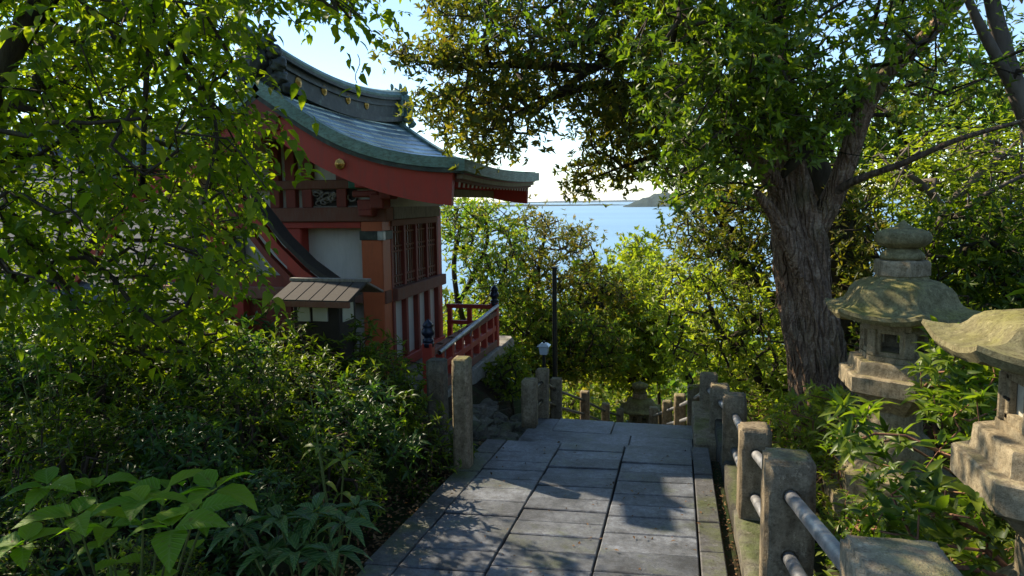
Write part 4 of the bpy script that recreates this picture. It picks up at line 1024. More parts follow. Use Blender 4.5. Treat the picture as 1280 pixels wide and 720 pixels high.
def make_plant(name, label, cat, group, limbs, targets, leafmat, leaf=(.08, .035), kind='rosette', nleaf=8, per=1, jitterpos=.0, barkmat='twig',
               r_tip=.004, r_root=.2, seg=.3, tmpl=LEAF8, solo=0, upmix=.6, minr=0, sprayL=.25, bias=.25, part='foliage', skip=0, rnd_shift=0, trunkname='branches', droop=.15, inplace=True):
    arr, par, tips, T, dirs, ends = grow2(limbs, targets, seg=seg, bias=bias, skip=skip)
    root = empty(name, [float(x) for x in limbs[0][0]], label, cat, group)
    for e in ends:
        if e not in tips: tips.append(e)
    link(trunkname, skeleton_mesh(trunkname, arr, par, tips, r_tip, r_root, minr=minr), M[barkmat], root)
    tp = np.repeat(T, per, 0); ax = np.repeat(dirs, per, 0)
    if per > 1 or jitterpos: tp = tp+RNG.randn(*tp.shape)*jitterpos
    ax = unit(ax*(1-upmix)+RNG.randn(*ax.shape)*.35+np.array([0, 0, upmix]))
    if kind == 'rosette': pos, d, up = rosettes(tp, ax, nleaf, (.5, 1.45), 0, leaf[0]*.5)
    else:
        ax[:, 2] *= .5; ax = unit(ax); pos, d, up = sprays(tp-ax*sprayL*.5, ax, nleaf, sprayL)
    K = len(pos); L = leaf[0]*RNG.uniform(.5, 1.3, K); Wd = L*leaf[1]/leaf[0]
    rnd = np.clip(RNG.rand(K)*.75+np.repeat(RNG.rand(len(tp)), nleaf)*.35-.05+rnd_shift, 0, 1)
    keep = RNG.rand(K) > .22
    if solo:
        c = np.array([0, 0, EYE]); dist = np.linalg.norm(pos-c, axis=1); dist[pos[:, 1] < .5] += 99
        rel = pos-c; x_ = rel@np.array(_rt); z_ = rel@np.array(_fw); y_ = rel@np.array(_up)
        px = 640+F*x_/np.maximum(z_, .01); py = CY-F*y_/np.maximum(z_, .01)
        dist[(px < 2) | (px > 1278) | (py < 2) | (py > 718) | (z_ < .3)] += 99
        idx = np.argsort(dist)[:solo]; keep[idx] = False
        mats = [leaf_object_mesh(leafmat, r, LEAF16 if leaf[0] > .06 else LEAF8, leaf[1]/leaf[0], droop) for r in (.15, .4, .6, .85)]
        add_leaf_objects(root, root, mats, pos[idx], d[idx], up[idx], L[idx])
    o = link(part, leaves_mesh(part, pos[keep], d[keep], up[keep], L[keep], Wd[keep], tmpl, droop, rnd[keep]), leafmat, root)
    o['kind'] = 'stuff'
    return root
def V3(px, py, v): return np.array(PV(px, py, v))

# ---- tree at the upper left
poly = [(-140, -120), (300, -160), (470, -90), (455, -20), (452, 22), (430, 30), (400, 5), (360, -20), (310, 0), (300, 40), (298, 62), (290, 95), (322, 135), (318, 165), (340, 215), (330, 262), (310, 290), (320, 345), (300, 372), (290, 372), (250, 360), (235, 405), (190, 425), (110, 400), (60, 385), (-140, 430)]
tg = sample_region(poly, 2.3, 4.8, 1500)
tg2 = sample_region([(-140, -160), (440, -160), (420, -40), (300, -10), (-140, 0)], 1.9, 4.8, 110)
q_ = np.stack([RNG.uniform(-4.9, -2.0, 900), RNG.uniform(1.6, 5.8, 900), RNG.uniform(2.0, 3.9, 900)], 1); rel = q_-np.array([0, 0, EYE])  # extra crown targets, partly above the frame, added to shade the path
qx = 640+F*(rel@np.array(_rt))/(rel@np.array(_fw)); qy = CY-F*(rel@np.array(_up))/(rel@np.array(_fw))
q_ = q_[(qx < 240) | (qy < -60)][:110]
lims = [[(-3.6, 2.2, .2), (-3.4, 2.4, 1.4), (-3.1, 2.7, 2.5), (-2.5, 3.0, 3.4)],
        [(-2.5, 3.0, 3.4), V3(190, -60, 3.2), V3(196, 30, 3.1), V3(172, 90, 3.0), V3(186, 150, 2.9), V3(178, 240, 2.9)],
        [(-3.4, 2.4, 1.4), V3(-60, 128, 3.0), V3(20, 128, 3.1), V3(112, 142, 3.2), V3(105, 200, 3.2), V3(100, 270, 3.1)],
        [(-3.4, 2.4, 1.3), V3(-30, 240, 2.9), V3(50, 195, 3.0), V3(100, 160, 3.1)],
        [V3(196, 30, 3.1), V3(225, 40, 3.3), V3(260, 110, 3.5), V3(290, 190, 3.6), V3(262, 235, 3.7)],
        [(-2.5, 3.0, 3.4), V3(330, -60, 3.0), V3(420, 0, 3.0), V3(455, 25, 3.0)]]
make_plant('broadleaf_tree', 'backlit broadleaf tree whose branches hang down over the shrine at upper left', 'tree', None, lims, np.concatenate([tg, tg2, q_]), M['l_left'],
           (.064, .032), 'spray', 10, 2, .10, 'bark_moss', .0028, .075, .22, LEAF8, 290, .0, sprayL=.24, bias=.15, droop=.2)
litw = np.array([V3(447+3*math.sin(i), 68+i*6, 4.0) for i in range(7)])
v_, f_ = sweep(litw, [.003]*7, 4); tag(link('dangling_vine', mesh_np('dangling_vine', v_, [f_]), M['twig']), 'thin dry vine strand dangling in the sky above the ridge', 'vine')

# ---- big tree on the right: ridged trunk, limbs
def trunk_mesh(name, pts, rad, sides=56, seg=.045, amp=.055, flare=0):
    P_ = [np.array(p, float) for p in pts]; out = [P_[0]]; rr = [rad[0]]
    for a, b, ra, rb in zip(P_[:-1], P_[1:], rad[:-1], rad[1:]):
        k = max(1, int(np.linalg.norm(b-a)/seg))
        for i in range(1, k+1): out.append(a+(b-a)*i/k); rr.append(ra+(rb-ra)*i/k)
    out = np.array(out); rr = np.array(rr)
    for _ in range(12): out[1:-1] = (out[:-2]+2*out[1:-1]+out[2:])/4; rr[1:-1] = (rr[:-2]+2*rr[1:-1]+rr[2:])/4
    v, f = sweep(out, rr, sides); n_ = len(out); v = v.reshape(n_, sides, 3)
    for i in range(n_):
        for s in range(sides):
            a = 2*math.pi*s/sides+out[i][2]*.25; c = Vector((math.cos(a), math.sin(a), 0))
            q = Vector((c.x*4.2, c.y*4.2, out[i][2]*1.1)); q2 = Vector((c.x*8, c.y*8, out[i][2]*1.5)); q3 = Vector((c.x*1.2, c.y*1.2, out[i][2]*.9))
            k = -abs(mn.noise(q2))*1.1*amp + .9*amp*mn.noise(q) + 1.6*amp*mn.noise(q3)
            v[i, s] = out[i]+(v[i, s]-out[i])*(1+k/max(rr[i], .05)*1.0)
    return mesh_np(name, v.reshape(-1, 3), [f], None, True)
TV = 6.3
bt = empty('big_tree', (1.3, TV, tz(1.3, TV)), 'huge leaning tree with deeply ridged trunk and dense bright crown behind the lantern', 'tree')
tp = [V3(1050, 600, TV), V3(1036, 520, TV), V3(1022, 440, TV), V3(1007, 360, TV), V3(995, 300, TV), V3(985, 235, TV), V3(975, 160, TV), V3(962, 60, TV), V3(950, -120, TV)]
link('trunk', trunk_mesh('trunk', tp, [.44, .265, .225, .22, .23, .18, .16, .13, .10], 120, .035), M['bark'], bt)
lb = [V3(1000, 330, TV), V3(1018, 290, TV-.02), V3(1042, 245, TV-.05), V3(1062, 195, TV-.1), V3(1078, 140, TV-.2), V3(1105, 90, TV-.2), V3(1160, 45, TV-.3), V3(1230, -40, TV-.4)]
link('limb', trunk_mesh('limb', lb, [.08, .10, .095, .085, .078, .07, .06, .04], 24, .05, .012), M['bark'], bt)
lb2 = [V3(1022, 262, TV), V3(1040, 240, TV-.05), V3(1075, 222, TV-.3), V3(1130, 205, TV-.6), V3(1190, 175, TV-.9), V3(1290, 148, TV-1.3)]
link('limb', trunk_mesh('limb', lb2, [.05, .04, .03, .024, .02, .012], 12, .05, .003), M['bark_old'], bt)
lb3 = [V3(985, 250, TV), V3(950, 205, TV-.2), V3(905, 120, TV-.5), V3(860, 40, TV-.8), V3(820, -60, TV-1)]
link('limb', trunk_mesh('limb', lb3, [.10, .085, .07, .055, .04], 16, .05, .01), M['bark'], bt)
lb4 = [V3(1000, 345, TV-.25), V3(985, 300, TV-.32), V3(968, 268, TV-.38), V3(945, 240, TV-.5)]
link('limb', trunk_mesh('limb', lb4, [.05, .07, .06, .03], 16, .05, .01), M['bark'], bt)
def crown(root, limbs, targets, mat, leaf, nleaf, per, jit, tmpl, solo=0, name='crown', kind='rosette', r_tip=.004, upmix=.35, rnd_shift=0, sprayL=.2, r_root=.05, minr=0):
    arr, par, tips, T, dirs, ends = grow2(limbs, targets, seg=.3)
    link('branches', skeleton_mesh('branches', arr, par, tips, r_tip, r_root, minr=minr), M['bark_moss'], root)
    tp_ = np.repeat(T, per, 0)+RNG.randn(len(T)*per, 3)*jit; ax = unit(np.repeat(dirs, per, 0)*(1-upmix)+RNG.randn(len(T)*per, 3)*.45+np.array([0, 0, upmix]))
    if kind == 'rosette': pos, d, up = rosettes(tp_, ax, nleaf, (.4, 1.5), 0, leaf[0]*.6)
    else: ax[:, 2] *= .4; pos, d, up = sprays(tp_, unit(ax), nleaf, sprayL)
    K = len(pos); L = leaf[0]*RNG.uniform(.5, 1.3, K); rnd = np.clip(RNG.rand(K)*.7+np.repeat(RNG.rand(len(tp_)), nleaf)*.4-.05+rnd_shift, 0, 1); keep = RNG.rand(K) > .22
    if solo:
        dist = np.linalg.norm(pos-np.array([0, 0, EYE]), axis=1); idx = np.argsort(dist)[:solo]; keep[idx] = False
        add_leaf_objects(root, root, [leaf_object_mesh(mat, r, LEAF8, leaf[1]/leaf[0]) for r in (.2, .5, .8)], pos[idx], d[idx], up[idx], L[idx])
    o = link(name, leaves_mesh(name, pos[keep], d[keep], up[keep], L[keep], L[keep]*leaf[1]/leaf[0], tmpl, .12, rnd[keep]), mat, root); o['kind'] = 'stuff'
right_crown = [(790, -120), (800, 30), (786, 60), (815, 100), (825, 140), (798, 165), (820, 205), (835, 235), (812, 262), (855, 262), (900, 240), (950, 245), (950, 190), (1010, 160), (1060, 120), (1120, 100), (1190, 85), (1200, 40), (1190, -120)]
left_edge = [(788, -120), (800, 30), (788, 60), (812, 100), (830, 140), (805, 165), (825, 205), (842, 232), (818, 255), (860, 258), (905, 215), (960, 150), (985, 60), (980, -120)]
LB = [list(map(np.array, lb3)), [lb[4], lb[5], lb[6], lb[7]], [lb2[2], lb2[3], lb2[4]], [tp[6], tp[7], tp[8]]]
crown(bt, LB, np.concatenate([sample_region(left_edge, 4.4, 5.9, 300), sample_region(right_crown, 4.6, 6.2, 330), sample_region([(780, -420), (1300, -420), (1300, -60), (780, -60)], 5, 9, 70), sample_region([(930, 90), (1090, 90), (1060, 160), (1010, 180), (940, 190)], 5.2, 5.9, 90)]),
      M['l_bright'], (.066, .025), 8, 4, .11, LEAF8, 280)
crown(bt, LB, sample_region([(850, -200), (850, 210), (960, 230), (1060, 160), (1200, 120), (1290, 115), (1290, 75), (1190, 60), (1180, -200)], 6.3, 9.0, 420), M['l_bronze'], (.08, .032), 7, 3, .16, LEAF4, rnd_shift=-.15)

# ---- bronze-leaved tree whose crown spreads over the middle
bz = empty('spreading_tree', (1.9, 8.8, tz(1.9, 8.8)), 'wide spreading tree with small bronze-green leaves against the sky, top centre', 'tree')
zb = tz(1.9, 8.8)
l0 = [(1.9, 8.8, zb-.2), (1.8, 8.7, 1.5), V3(960, 90, 8.3), V3(940, -60, 8.0)]
l1 = [V3(960, 90, 8.3), V3(905, 20, 7.8), V3(860, 30, 7.3), V3(800, 55, 7.0), V3(740, 85, 6.8), V3(690, 122, 6.6), V3(660, 150, 6.5)]
l2 = [V3(955, 120, 8.3), V3(880, 105, 7.8), V3(820, 112, 7.4), V3(750, 105, 7.1), V3(700, 115, 7.0), V3(640, 145, 6.9)]
l3_ = [V3(860, 30, 7.3), V3(760, 0, 7.1), V3(680, -40, 7), V3(600, -60, 6.9)]
l4 = [V3(740, 85, 6.8), V3(640, 80, 6.6), V3(560, 84, 6.5), V3(500, 72, 6.4)]
l5 = [V3(945, 150, 8.3), V3(860, 185, 8), V3(800, 200, 7.8), V3(735, 225, 7.7)]
v_, f_ = join_sweeps([sweep(np.array(l0), [.22, .19, .15, .1], 16)] + [sweep(np.array(x), np.linspace(.10, .012, len(x)), 8) for x in (l1, l2)] + [sweep(np.array(x), np.linspace(.05, .008, len(x)), 6) for x in (l3_, l4, l5)])
link('trunk', mesh_np('trunk', v_, [f_], None, True), M['bark_moss'], bz)
P1 = [(540, -140), (536, 18), (560, 45), (520, 60), (478, 62), (500, 82), (560, 90), (612, 80), (655, 70), (640, 100), (590, 100), (510, 128), (545, 150), (560, 175), (572, 196), (640, 196), (672, 178), (690, 120), (740, 150), (760, 180), (830, 180), (860, 120), (860, -140)]
P2 = [(700, 150), (735, 175), (712, 210), (722, 245), (755, 232), (800, 215), (850, 205), (870, 150), (800, 120)]
LZ = [l1, l2, l3_, l4, l5]
LZ = [[np.array(q) for q in x] for x in LZ]
crown(bz, LZ, np.concatenate([sample_region(P1, 6.2, 8.2, 1150, 60), sample_region(P2, 7.4, 8.4, 200), sample_region([(474, 60), (520, 52), (640, 60), (640, 92), (560, 96), (500, 84)], 6.2, 6.7, 70), sample_region([(506, 128), (560, 112), (640, 100), (640, 150), (560, 160)], 6.2, 7, 60)]), M['l_bronze'], (.08, .032), 7, 4, .11, LEAF4, 0)
crown(bz, LZ, sample_region([(600, -160), (600, 60), (720, 70), (820, 60), (820, -160)], 5.4, 6.2, 90), M['l_bright'], (.085, .032), 7, 3, .1, LEAF4)

# ---- pale tree at the upper right corner
pt = empty('pale_tree', (5.2, 7.2, tz(5.2, 7.2)), 'slanting pale-barked tree at the upper right corner with open feathery leaves', 'tree')
q = [V3(1420, 420, 6.6), V3(1330, 230, 6.6), V3(1282, 140, 6.6), V3(1262, 90, 6.6), V3(1246, 30, 6.6), V3(1225, -60, 6.6), V3(1190, -200, 6.6)]
link('trunk', trunk_mesh('trunk', q, [.14, .10, .08, .07, .06, .05, .03], 20, .06, .006), M['pale_bark'], pt)
q2 = [V3(1275, 125, 6.6), V3(1245, 70, 6.5), V3(1215, 15, 6.4), V3(1190, -60, 6.2)]
link('limb', trunk_mesh('limb', q2, [.05, .045, .035, .02], 12, .06, .003), M['pale_bark'], pt)
crown(pt, [[x for x in q[2:]], q2], sample_region([(1150, -160), (1130, 60), (1200, 110), (1300, 110), (1380, 60), (1380, -160)], 5.9, 7.6, 130), M['l_far'], (.07, .025), 9, 2, .12, LEAF4, kind='spray', sprayL=.3)

# ---- woodland trees: right bank
def wood(label, poly, v0, v1, base, n, mat, leaf, nleaf=7, per=2, jit=.15, trunk_r=.07, tmpl=LEAF4, kind='rosette', name='woodland_tree', cat='tree', group=None, bark='bark_moss', limbs=None, seg=.4, clump=0, sprayL=.3, upmix=.35, r_tip=.006, minr=.0, rnd_shift=0, top=.45, solo=0):
    T = sample_region(poly, v0, v1, n, clump); b = np.array([base[0], base[1], tz(*base)-.1]); c = T.mean(0)
    tr = [b, b*.6+c*.4+np.array([RNG.randn()*.08, 0, 0]), b*(1-top)*.4+c*(1-(1-top)*.4)] if limbs is None else None
    if tr is not None: tr = [b, np.array([b[0]*.8+c[0]*.2, b[1]*.8+c[1]*.2, b[2]*.5+c[2]*.5]), c]
    return make_plant(name, label, cat, group, limbs or [tr], T, mat, leaf, kind, nleaf, per, jit, bark, r_tip, trunk_r, seg, tmpl, solo, upmix, minr, sprayL, skip=1 if limbs is None else 0, rnd_shift=rnd_shift, part='crown' if cat == 'tree' else 'foliage', trunkname='trunk' if cat == 'tree' else 'stems')
S_ = M
wood('bronze-green tree just left of the big trunk, filling up to the bay', [(850, 230), (905, 225), (965, 240), (975, 330), (940, 370), (880, 360), (848, 330), (838, 290)], 9.0, 11.5, (2.0, 10), 420, M['l_bronze'], (.085, .033), 7, 3, .16, .1, seg=.5)
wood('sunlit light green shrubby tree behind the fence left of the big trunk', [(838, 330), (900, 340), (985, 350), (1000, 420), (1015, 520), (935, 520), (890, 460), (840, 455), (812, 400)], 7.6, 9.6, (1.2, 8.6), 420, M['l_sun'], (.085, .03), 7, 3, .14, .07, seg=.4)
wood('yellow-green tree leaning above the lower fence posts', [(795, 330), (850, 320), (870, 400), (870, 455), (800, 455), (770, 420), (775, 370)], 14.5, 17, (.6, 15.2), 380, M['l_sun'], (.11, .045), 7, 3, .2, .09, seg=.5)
wood('layered light green maple with thin forked trunk behind the tall lantern', [(1075, 190), (1130, 165), (1200, 160), (1300, 150), (1300, 300), (1240, 290), (1200, 260), (1140, 250), (1080, 260)], 8.2, 10.0, (2.8, 8.6), 260, M['l_sun'], (.085, .03), 9, 2, .14, .05, kind='spray', name='maple_tree',
     limbs=[[np.array([3.25, 8.6, tz(3.25, 8.6)-.1]), V3(1160, 360, 8.6), V3(1166, 300, 8.6), V3(1180, 262, 8.6)], [V3(1180, 262, 8.6), V3(1215, 225, 8.8), V3(1260, 190, 9)], [V3(1180, 262, 8.6), V3(1150, 222, 8.6), V3(1110, 205, 8.7)], [V3(1172, 280, 8.6), V3(1230, 240, 8.2), V3(1290, 215, 8.2)]], bark='pale_bark')
wood('tangled olive-green thicket between the big trunk and the tall lantern', [(1020, 250), (1090, 230), (1110, 300), (1100, 420), (1060, 470), (1040, 400), (1030, 330)], 8.0, 10.5, (2.3, 9.0), 330, M['l_bronze'], (.085, .032), 7, 3, .16, .05, name='shrub', cat='shrub')
wood('dense green thicket on the bank above the nearest lantern roof', [(1150, 270), (1300, 250), (1300, 380), (1200, 395), (1140, 350)], 7.6, 9.5, (3.9, 8.2), 420, M['l_shrub'], (.09, .034), 7, 3, .16, .05, name='shrub', cat='shrub')
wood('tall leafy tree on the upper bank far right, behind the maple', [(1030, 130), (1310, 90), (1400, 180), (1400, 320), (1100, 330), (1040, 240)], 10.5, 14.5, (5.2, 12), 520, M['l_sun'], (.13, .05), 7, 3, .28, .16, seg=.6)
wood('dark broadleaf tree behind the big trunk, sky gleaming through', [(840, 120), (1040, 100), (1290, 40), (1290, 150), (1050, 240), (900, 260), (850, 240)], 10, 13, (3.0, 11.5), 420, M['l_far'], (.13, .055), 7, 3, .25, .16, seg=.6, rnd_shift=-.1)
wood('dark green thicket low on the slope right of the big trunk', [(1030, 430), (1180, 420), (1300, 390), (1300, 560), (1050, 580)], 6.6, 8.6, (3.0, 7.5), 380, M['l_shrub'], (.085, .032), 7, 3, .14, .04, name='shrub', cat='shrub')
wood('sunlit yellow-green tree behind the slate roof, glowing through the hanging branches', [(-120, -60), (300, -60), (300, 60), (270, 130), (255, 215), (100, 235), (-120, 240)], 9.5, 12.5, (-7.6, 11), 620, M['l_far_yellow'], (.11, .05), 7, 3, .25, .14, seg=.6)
# ---- middle trees over the bay
wood('airy green tree rising beside the far corner of the shrine', [(552, 255), (600, 250), (640, 262), (655, 300), (650, 350), (640, 410), (600, 430), (560, 430), (545, 330)], 12.0, 15.5, (-3.2, 13.5), 520, M['l_far'], (.105, .042), 7, 3, .2, .09, seg=.5, clump=40,
     limbs=[[np.array([-3.6, 13.4, tz(-3.6, 13.4)]), V3(590, 440, 13.4), V3(572, 380, 13.4), V3(566, 330, 13.4), V3(575, 285, 13.4)], [V3(572, 380, 13.4), V3(592, 345, 13.4), V3(612, 300, 13.2), V3(605, 265, 13.2)], [V3(590, 430, 13.4), V3(620, 370, 13.6), V3(640, 310, 13.8)]])
wood('layered bronze-topped tree standing against the bay behind the metal pole', [(640, 268), (672, 262), (700, 272), (722, 280), (752, 292), (742, 305), (715, 312), (765, 330), (800, 360), (790, 395), (730, 385), (700, 400), (650, 390), (640, 330)], 13.5, 17.0, (-2.8, 15.2), 460, M['l_bronze'], (.105, .04), 7, 3, .16, .1, seg=.5, clump=30,
     limbs=[[np.array([-2.6, 15.2, tz(-2.6, 15.2)]), V3(668, 480, 15.2), V3(672, 400, 15.2), V3(672, 340, 15.2), V3(682, 290, 15.2)], [V3(668, 440, 15.2), V3(700, 405, 15), V3(740, 372, 15), V3(775, 365, 15)], [V3(672, 350, 15.2), V3(705, 318, 15.2), V3(742, 298, 15.2)]])
wood('slender young bright yellow-green tree showing against the bay', [(785, 296), (800, 292), (822, 305), (828, 330), (815, 352), (780, 355), (770, 330), (776, 308)], 19, 21.5, (-.4, 20), 150, M['l_far_yellow'], (.17, .08), 7, 2, .18, .09, seg=.6)
wood('dark green tree whose crown fills the slope below the metal pole', [(600, 430), (640, 390), (700, 390), (760, 400), (790, 430), (770, 462), (700, 472), (650, 500), (590, 470)], 12.5, 15, (-2.9, 13.2), 900, M['l_far'], (.10, .042), 7, 3, .18, .1, seg=.5)
wood('yellowish bushy tree beyond the garden lamp', [(620, 360), (660, 350), (700, 380), (720, 440), (690, 480), (640, 450)], 13.5, 15, (-2.9, 14), 260, M['l_sun'], (.12, .05), 7, 2, .2, .08, seg=.5)
wood('dark spreading tree right of the metal pole, above the distant lantern', [(715, 330), (790, 345), (830, 370), (840, 430), (830, 480), (760, 480), (720, 440)], 15, 18, (-.9, 16.2), 850, M['l_sun'], (.125, .05), 7, 3, .25, .12, seg=.6)
wood('leafy low bush beside the left rail of the steps', [(700, 492), (722, 500), (720, 520), (702, 515)], 9.8, 10.8, (-2.3, 10.5), 60, M['l_sun'], (.075, .03), 7, 3, .12, .03, name='shrub', cat='shrub')
wood('bush filling the gap under the veranda corner beside the rubble wall', [(595, 470), (640, 440), (660, 450), (662, 480), (650, 495), (625, 490)], 7.6, 8.6, (-1.9, 8.0), 110, M['l_shrub'], (.06, .025), 7, 3, .08, .02, name='shrub', cat='shrub')
# ---- dense wood further down the slope: one mass
def woodland(n, xr, yr, mat, top, size, name='woodland'):
    x = RNG.uniform(*xr, n); y = yr[0]+(yr[1]-yr[0])*RNG.rand(n)**1.4; cx = []; 
    z = terr(x, y); P_ = []; Q_ = []
    per = 330
    for k in range(n):
        H = RNG.uniform(*top)*(1 if y[k] > 25 else .8); r = H*RNG.uniform(.32, .5); c = np.array([x[k], y[k], z[k]+H-r*.8])
        lim = EYE-.112*y[k]-.2 if -12 < x[k] < 6 else 99
        if c[2]+r > lim: c[2] = lim-r
        d = unit(RNG.randn(per, 3)); d[:, 2] = np.abs(d[:, 2])*1.0-.25; d = unit(d)
        lob = 1+.28*np.array([mn.noise(Vector(q_*2.2)+Vector((k, 0, 0))) for q_ in d])
        P_.append(c+d*(r*lob*RNG.uniform(.75, 1.05, per))[:, None]*np.array([1, 1, .85])); Q_.append(unit(d+RNG.randn(per, 3)*.7))
    P_ = np.concatenate(P_); Q_ = np.concatenate(Q_); up = unit(RNG.randn(len(P_), 3)*.5+np.array([0, 0, 1]))
    L = size*RNG.uniform(.6, 1.3, len(P_))*(1+P_[:, 1]*.012); rnd = np.clip(np.repeat(RNG.rand(n), per)*.75+RNG.rand(len(P_))*.35, 0, 1)
    return tag(link(name, leaves_mesh(name, P_, Q_, up, L, L*.6, LEAF4, 0, rnd), mat), 'dense wood covering the hillside down to the bay', None, None, 'stuff')
woodland(330, (-26, 34), (17, 75), M['l_far'], (3.5, 7), .24)
woodland(420, (-110, 130), (60, 185), M['l_far'], (5, 9), .5)
woodland(90, (5, 22), (9, 26), M['l_far'], (3, 6), .2)
woodland(60, (-24, -6), (10, 24), M['l_far'], (2.5, 5), .2)

# ---- shrubs: prototypes copied along the banks
def shrub_proto(label, group, h, r, ntips, mat, leaf, nleaf, stem='twig', seed=0):
    T = []
    while len(T) < ntips:
        d = RNG.randn(3); d[2] = abs(d[2]); d /= np.linalg.norm(d); k = RNG.uniform(.55, 1.0)*(1+.22*mn.noise(Vector(d*2.3)+Vector((seed, 0, 0))))
        T.append([d[0]*r*k, d[1]*r*k, max(.04, d[2]*h*k)])
    T = np.array(T); limbs = [[(0, 0, -.05), (0, 0, .05)]]
    for a in np.linspace(0, 6.28, 7)[:-1]: limbs.append([(0, 0, .0), (.3*r*math.cos(a), .3*r*math.sin(a), .45*h)])
    return make_plant('shrub', label, 'shrub', group, limbs, T, M[mat], leaf, 'rosette', nleaf, 1, 0, stem, .0022, .014, .12, LEAF8, 0, .75, bias=.1, droop=.25, trunkname='stems')
def copy_thing(src, loc, rz, s, label, group):
    c = src.copy(); COL.objects.link(c); c.location = loc; c.rotation_euler = (0, 0, rz); c.scale = (s, s, s*RNG.uniform(.88, 1.1)); c['label'] = label; c['group'] = group
    for ch in list(src.children): k = ch.copy(); COL.objects.link(k); k.parent = c
    return c
GL = 'whorled-leaf shrubs filling the bank between shrine and path'
GR = 'shrubs growing round the stone lanterns'
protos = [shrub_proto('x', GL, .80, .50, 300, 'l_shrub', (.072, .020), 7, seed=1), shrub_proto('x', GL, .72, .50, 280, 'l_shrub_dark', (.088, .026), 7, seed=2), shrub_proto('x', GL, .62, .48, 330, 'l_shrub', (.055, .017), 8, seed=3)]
used = [False]*3
def put(k, u, v, s, label, group, dz=0):
    loc = (u, v, tz(u, v)+dz); rz = RNG.rand()*6.28
    if not used[k]:
        used[k] = True; c = protos[k]; c.location = loc; c.rotation_euler = (0, 0, rz); c.scale = (s,)*3; c['label'] = label; c['group'] = group
        for ch in c.children: ch.location = (0, 0, 0)
        return
    c = copy_thing(protos[k], loc, rz, s, label, group)
    for ch in c.children: ch.location = (0, 0, 0)
for p in protos:
    for ch in p.children:   # the prototype stands at the origin: bring its parts home
        ch.location = (0, 0, 0)
mass = 'shrub merging with its neighbours in the shaded bank below the shrine hall'
LS = [(0, -1.98, 4.75, .95, 'shrub spilling against the slender pale stone post'), (1, -2.12, 4.15, .88, 'dark shrub at the paving edge just in front of the stone posts'),
      (2, -2.02, 3.55, .78, 'small-leaved shrub overhanging the left paving edge halfway up'), (1, -2.1, 2.95, .62, 'low dark shrub at the paving edge near the bottom of the frame'),
      (0, -2.62, 5.35, 1.1, 'shrub in front of the black finial of the veranda'), (0, -3.2, 5.0, 1.05, 'shrub directly below the small wooden box'),
      (2, -2.66, 4.55, 1.05, 'shrub in the middle row below the roofed wooden box, towards the path'), (1, -3.25, 4.35, 1.0, 'dark shrub directly downhill of the shrub below the wooden box'), (0, -3.85, 4.75, 1.15, 'broad shrub left of the wooden box in the shaded bank'), (2, -4.5, 4.9, 1.25, 'small-leaved shrub in front of the thin-trunked young tree'), (1, -5.2, 5.1, 1.3, 'dark large shrub below the slate roof, left of the young tree'), (0, -5.9, 5.2, 1.2, 'shrub below the slate roof near the left frame edge, behind the rounded-leaf sprig'),
      (0, -2.7, 3.75, .95, 'shrub in the middle of the bank between sapling and paving'), (2, -3.3, 3.6, 1.0, 'small-leaved shrub behind the drooping-leaved sapling'), (0, -3.9, 3.85, 1.05, 'shrub left of the sapling, in the middle of the bank'), (1, -4.6, 4.05, 1.1, 'dark shrub above the left end of the large-leaved yellow-green plant'), (1, -2.65, 3.1, .75, 'dark shrub just behind the glossy pointed-leaf plant'), (0, -3.2, 2.95, .8, 'shrub between the glossy pointed-leaf plant and the yellow-green plant'), (2, -3.85, 3.1, .9, 'small-leaved shrub above the middle of the large-leaved yellow-green plant'), (0, -4.5, 3.2, .9, 'shrub just above the leaves in the bottom left corner'), (2, -6.6, 5.3, 1.2, 'small-leaved shrub at the left frame edge below the slate roof'),
      (1, -3.85, 5.55, 1.0, 'dark shrub tucked against the side hall wall behind the young tree'), (2, -4.6, 5.7, 1.05, 'small-leaved shrub against the wall below the slate eave'), (2, -2.2, 2.35, .48, 'tiny low shrub at the paving edge in the bottom of the frame'), (0, -2.75, 2.4, .52, 'low shrub under the glossy pointed-leaf plant'), (1, -5.5, 4.2, 1.1, 'dark shrub at the left frame edge, halfway up the bank'), (1, -3.3, 2.3, .55, "low dark shrub hidden among the yellow-green plant's stems"), (2, -1.95, 5.3, .6, 'small shrub squeezed behind the two slender stone posts'), (0,-2.35,5.0,.8,mass)]
for k, u, v, s, lb_ in LS: put(k, u, v, s, lb_, GL)
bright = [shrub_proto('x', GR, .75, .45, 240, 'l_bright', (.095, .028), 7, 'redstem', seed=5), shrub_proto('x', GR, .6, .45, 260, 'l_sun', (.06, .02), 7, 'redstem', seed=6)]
protos += bright; used += [False, False]
RS = [(3, 1.05, 3.72, .72, 'glossy shrub just behind the third fence post, in front of the tall lantern'), (3, 1.85, 3.9, .95, 'bright glossy shrub growing between the two big stone lanterns'),
      (4, .95, 5.6, .9, 'sunny small-leaved shrub between the fence and the big trunk'), (4, 1.0, 4.75, .8, 'small shrub left of the tall lantern base'),
      (3, 2.4, 4.6, 1.4, 'tall glossy shrub right of the tall lantern shaft'), (4, 1.95, 5.5, 1.2, 'small-leaved shrub behind the tall lantern'), (3, .92, 3.05, .62, 'low shrub below the rails behind the second nearest fence post'),
      (4, 1.35, 3.2, .75, 'low shrub in front of the tall lantern base, near the rails'), (4, .8, 6.7, 1.0, 'light shrub crowding the far end of the stone kerb'), (3, 2.9, 5.6, 1.6, 'large glossy shrub behind the nearest lantern'),
      (0, 1.0, 2.35, .5, 'dark low shrub between the nearest fence post and the nearest lantern'), (0, 2.0, 3.1, 1.1, 'dark shrub behind the nearest lantern shaft')]
for k, u, v, s, lb_ in RS: put(k, u, v, s, lb_, GR)
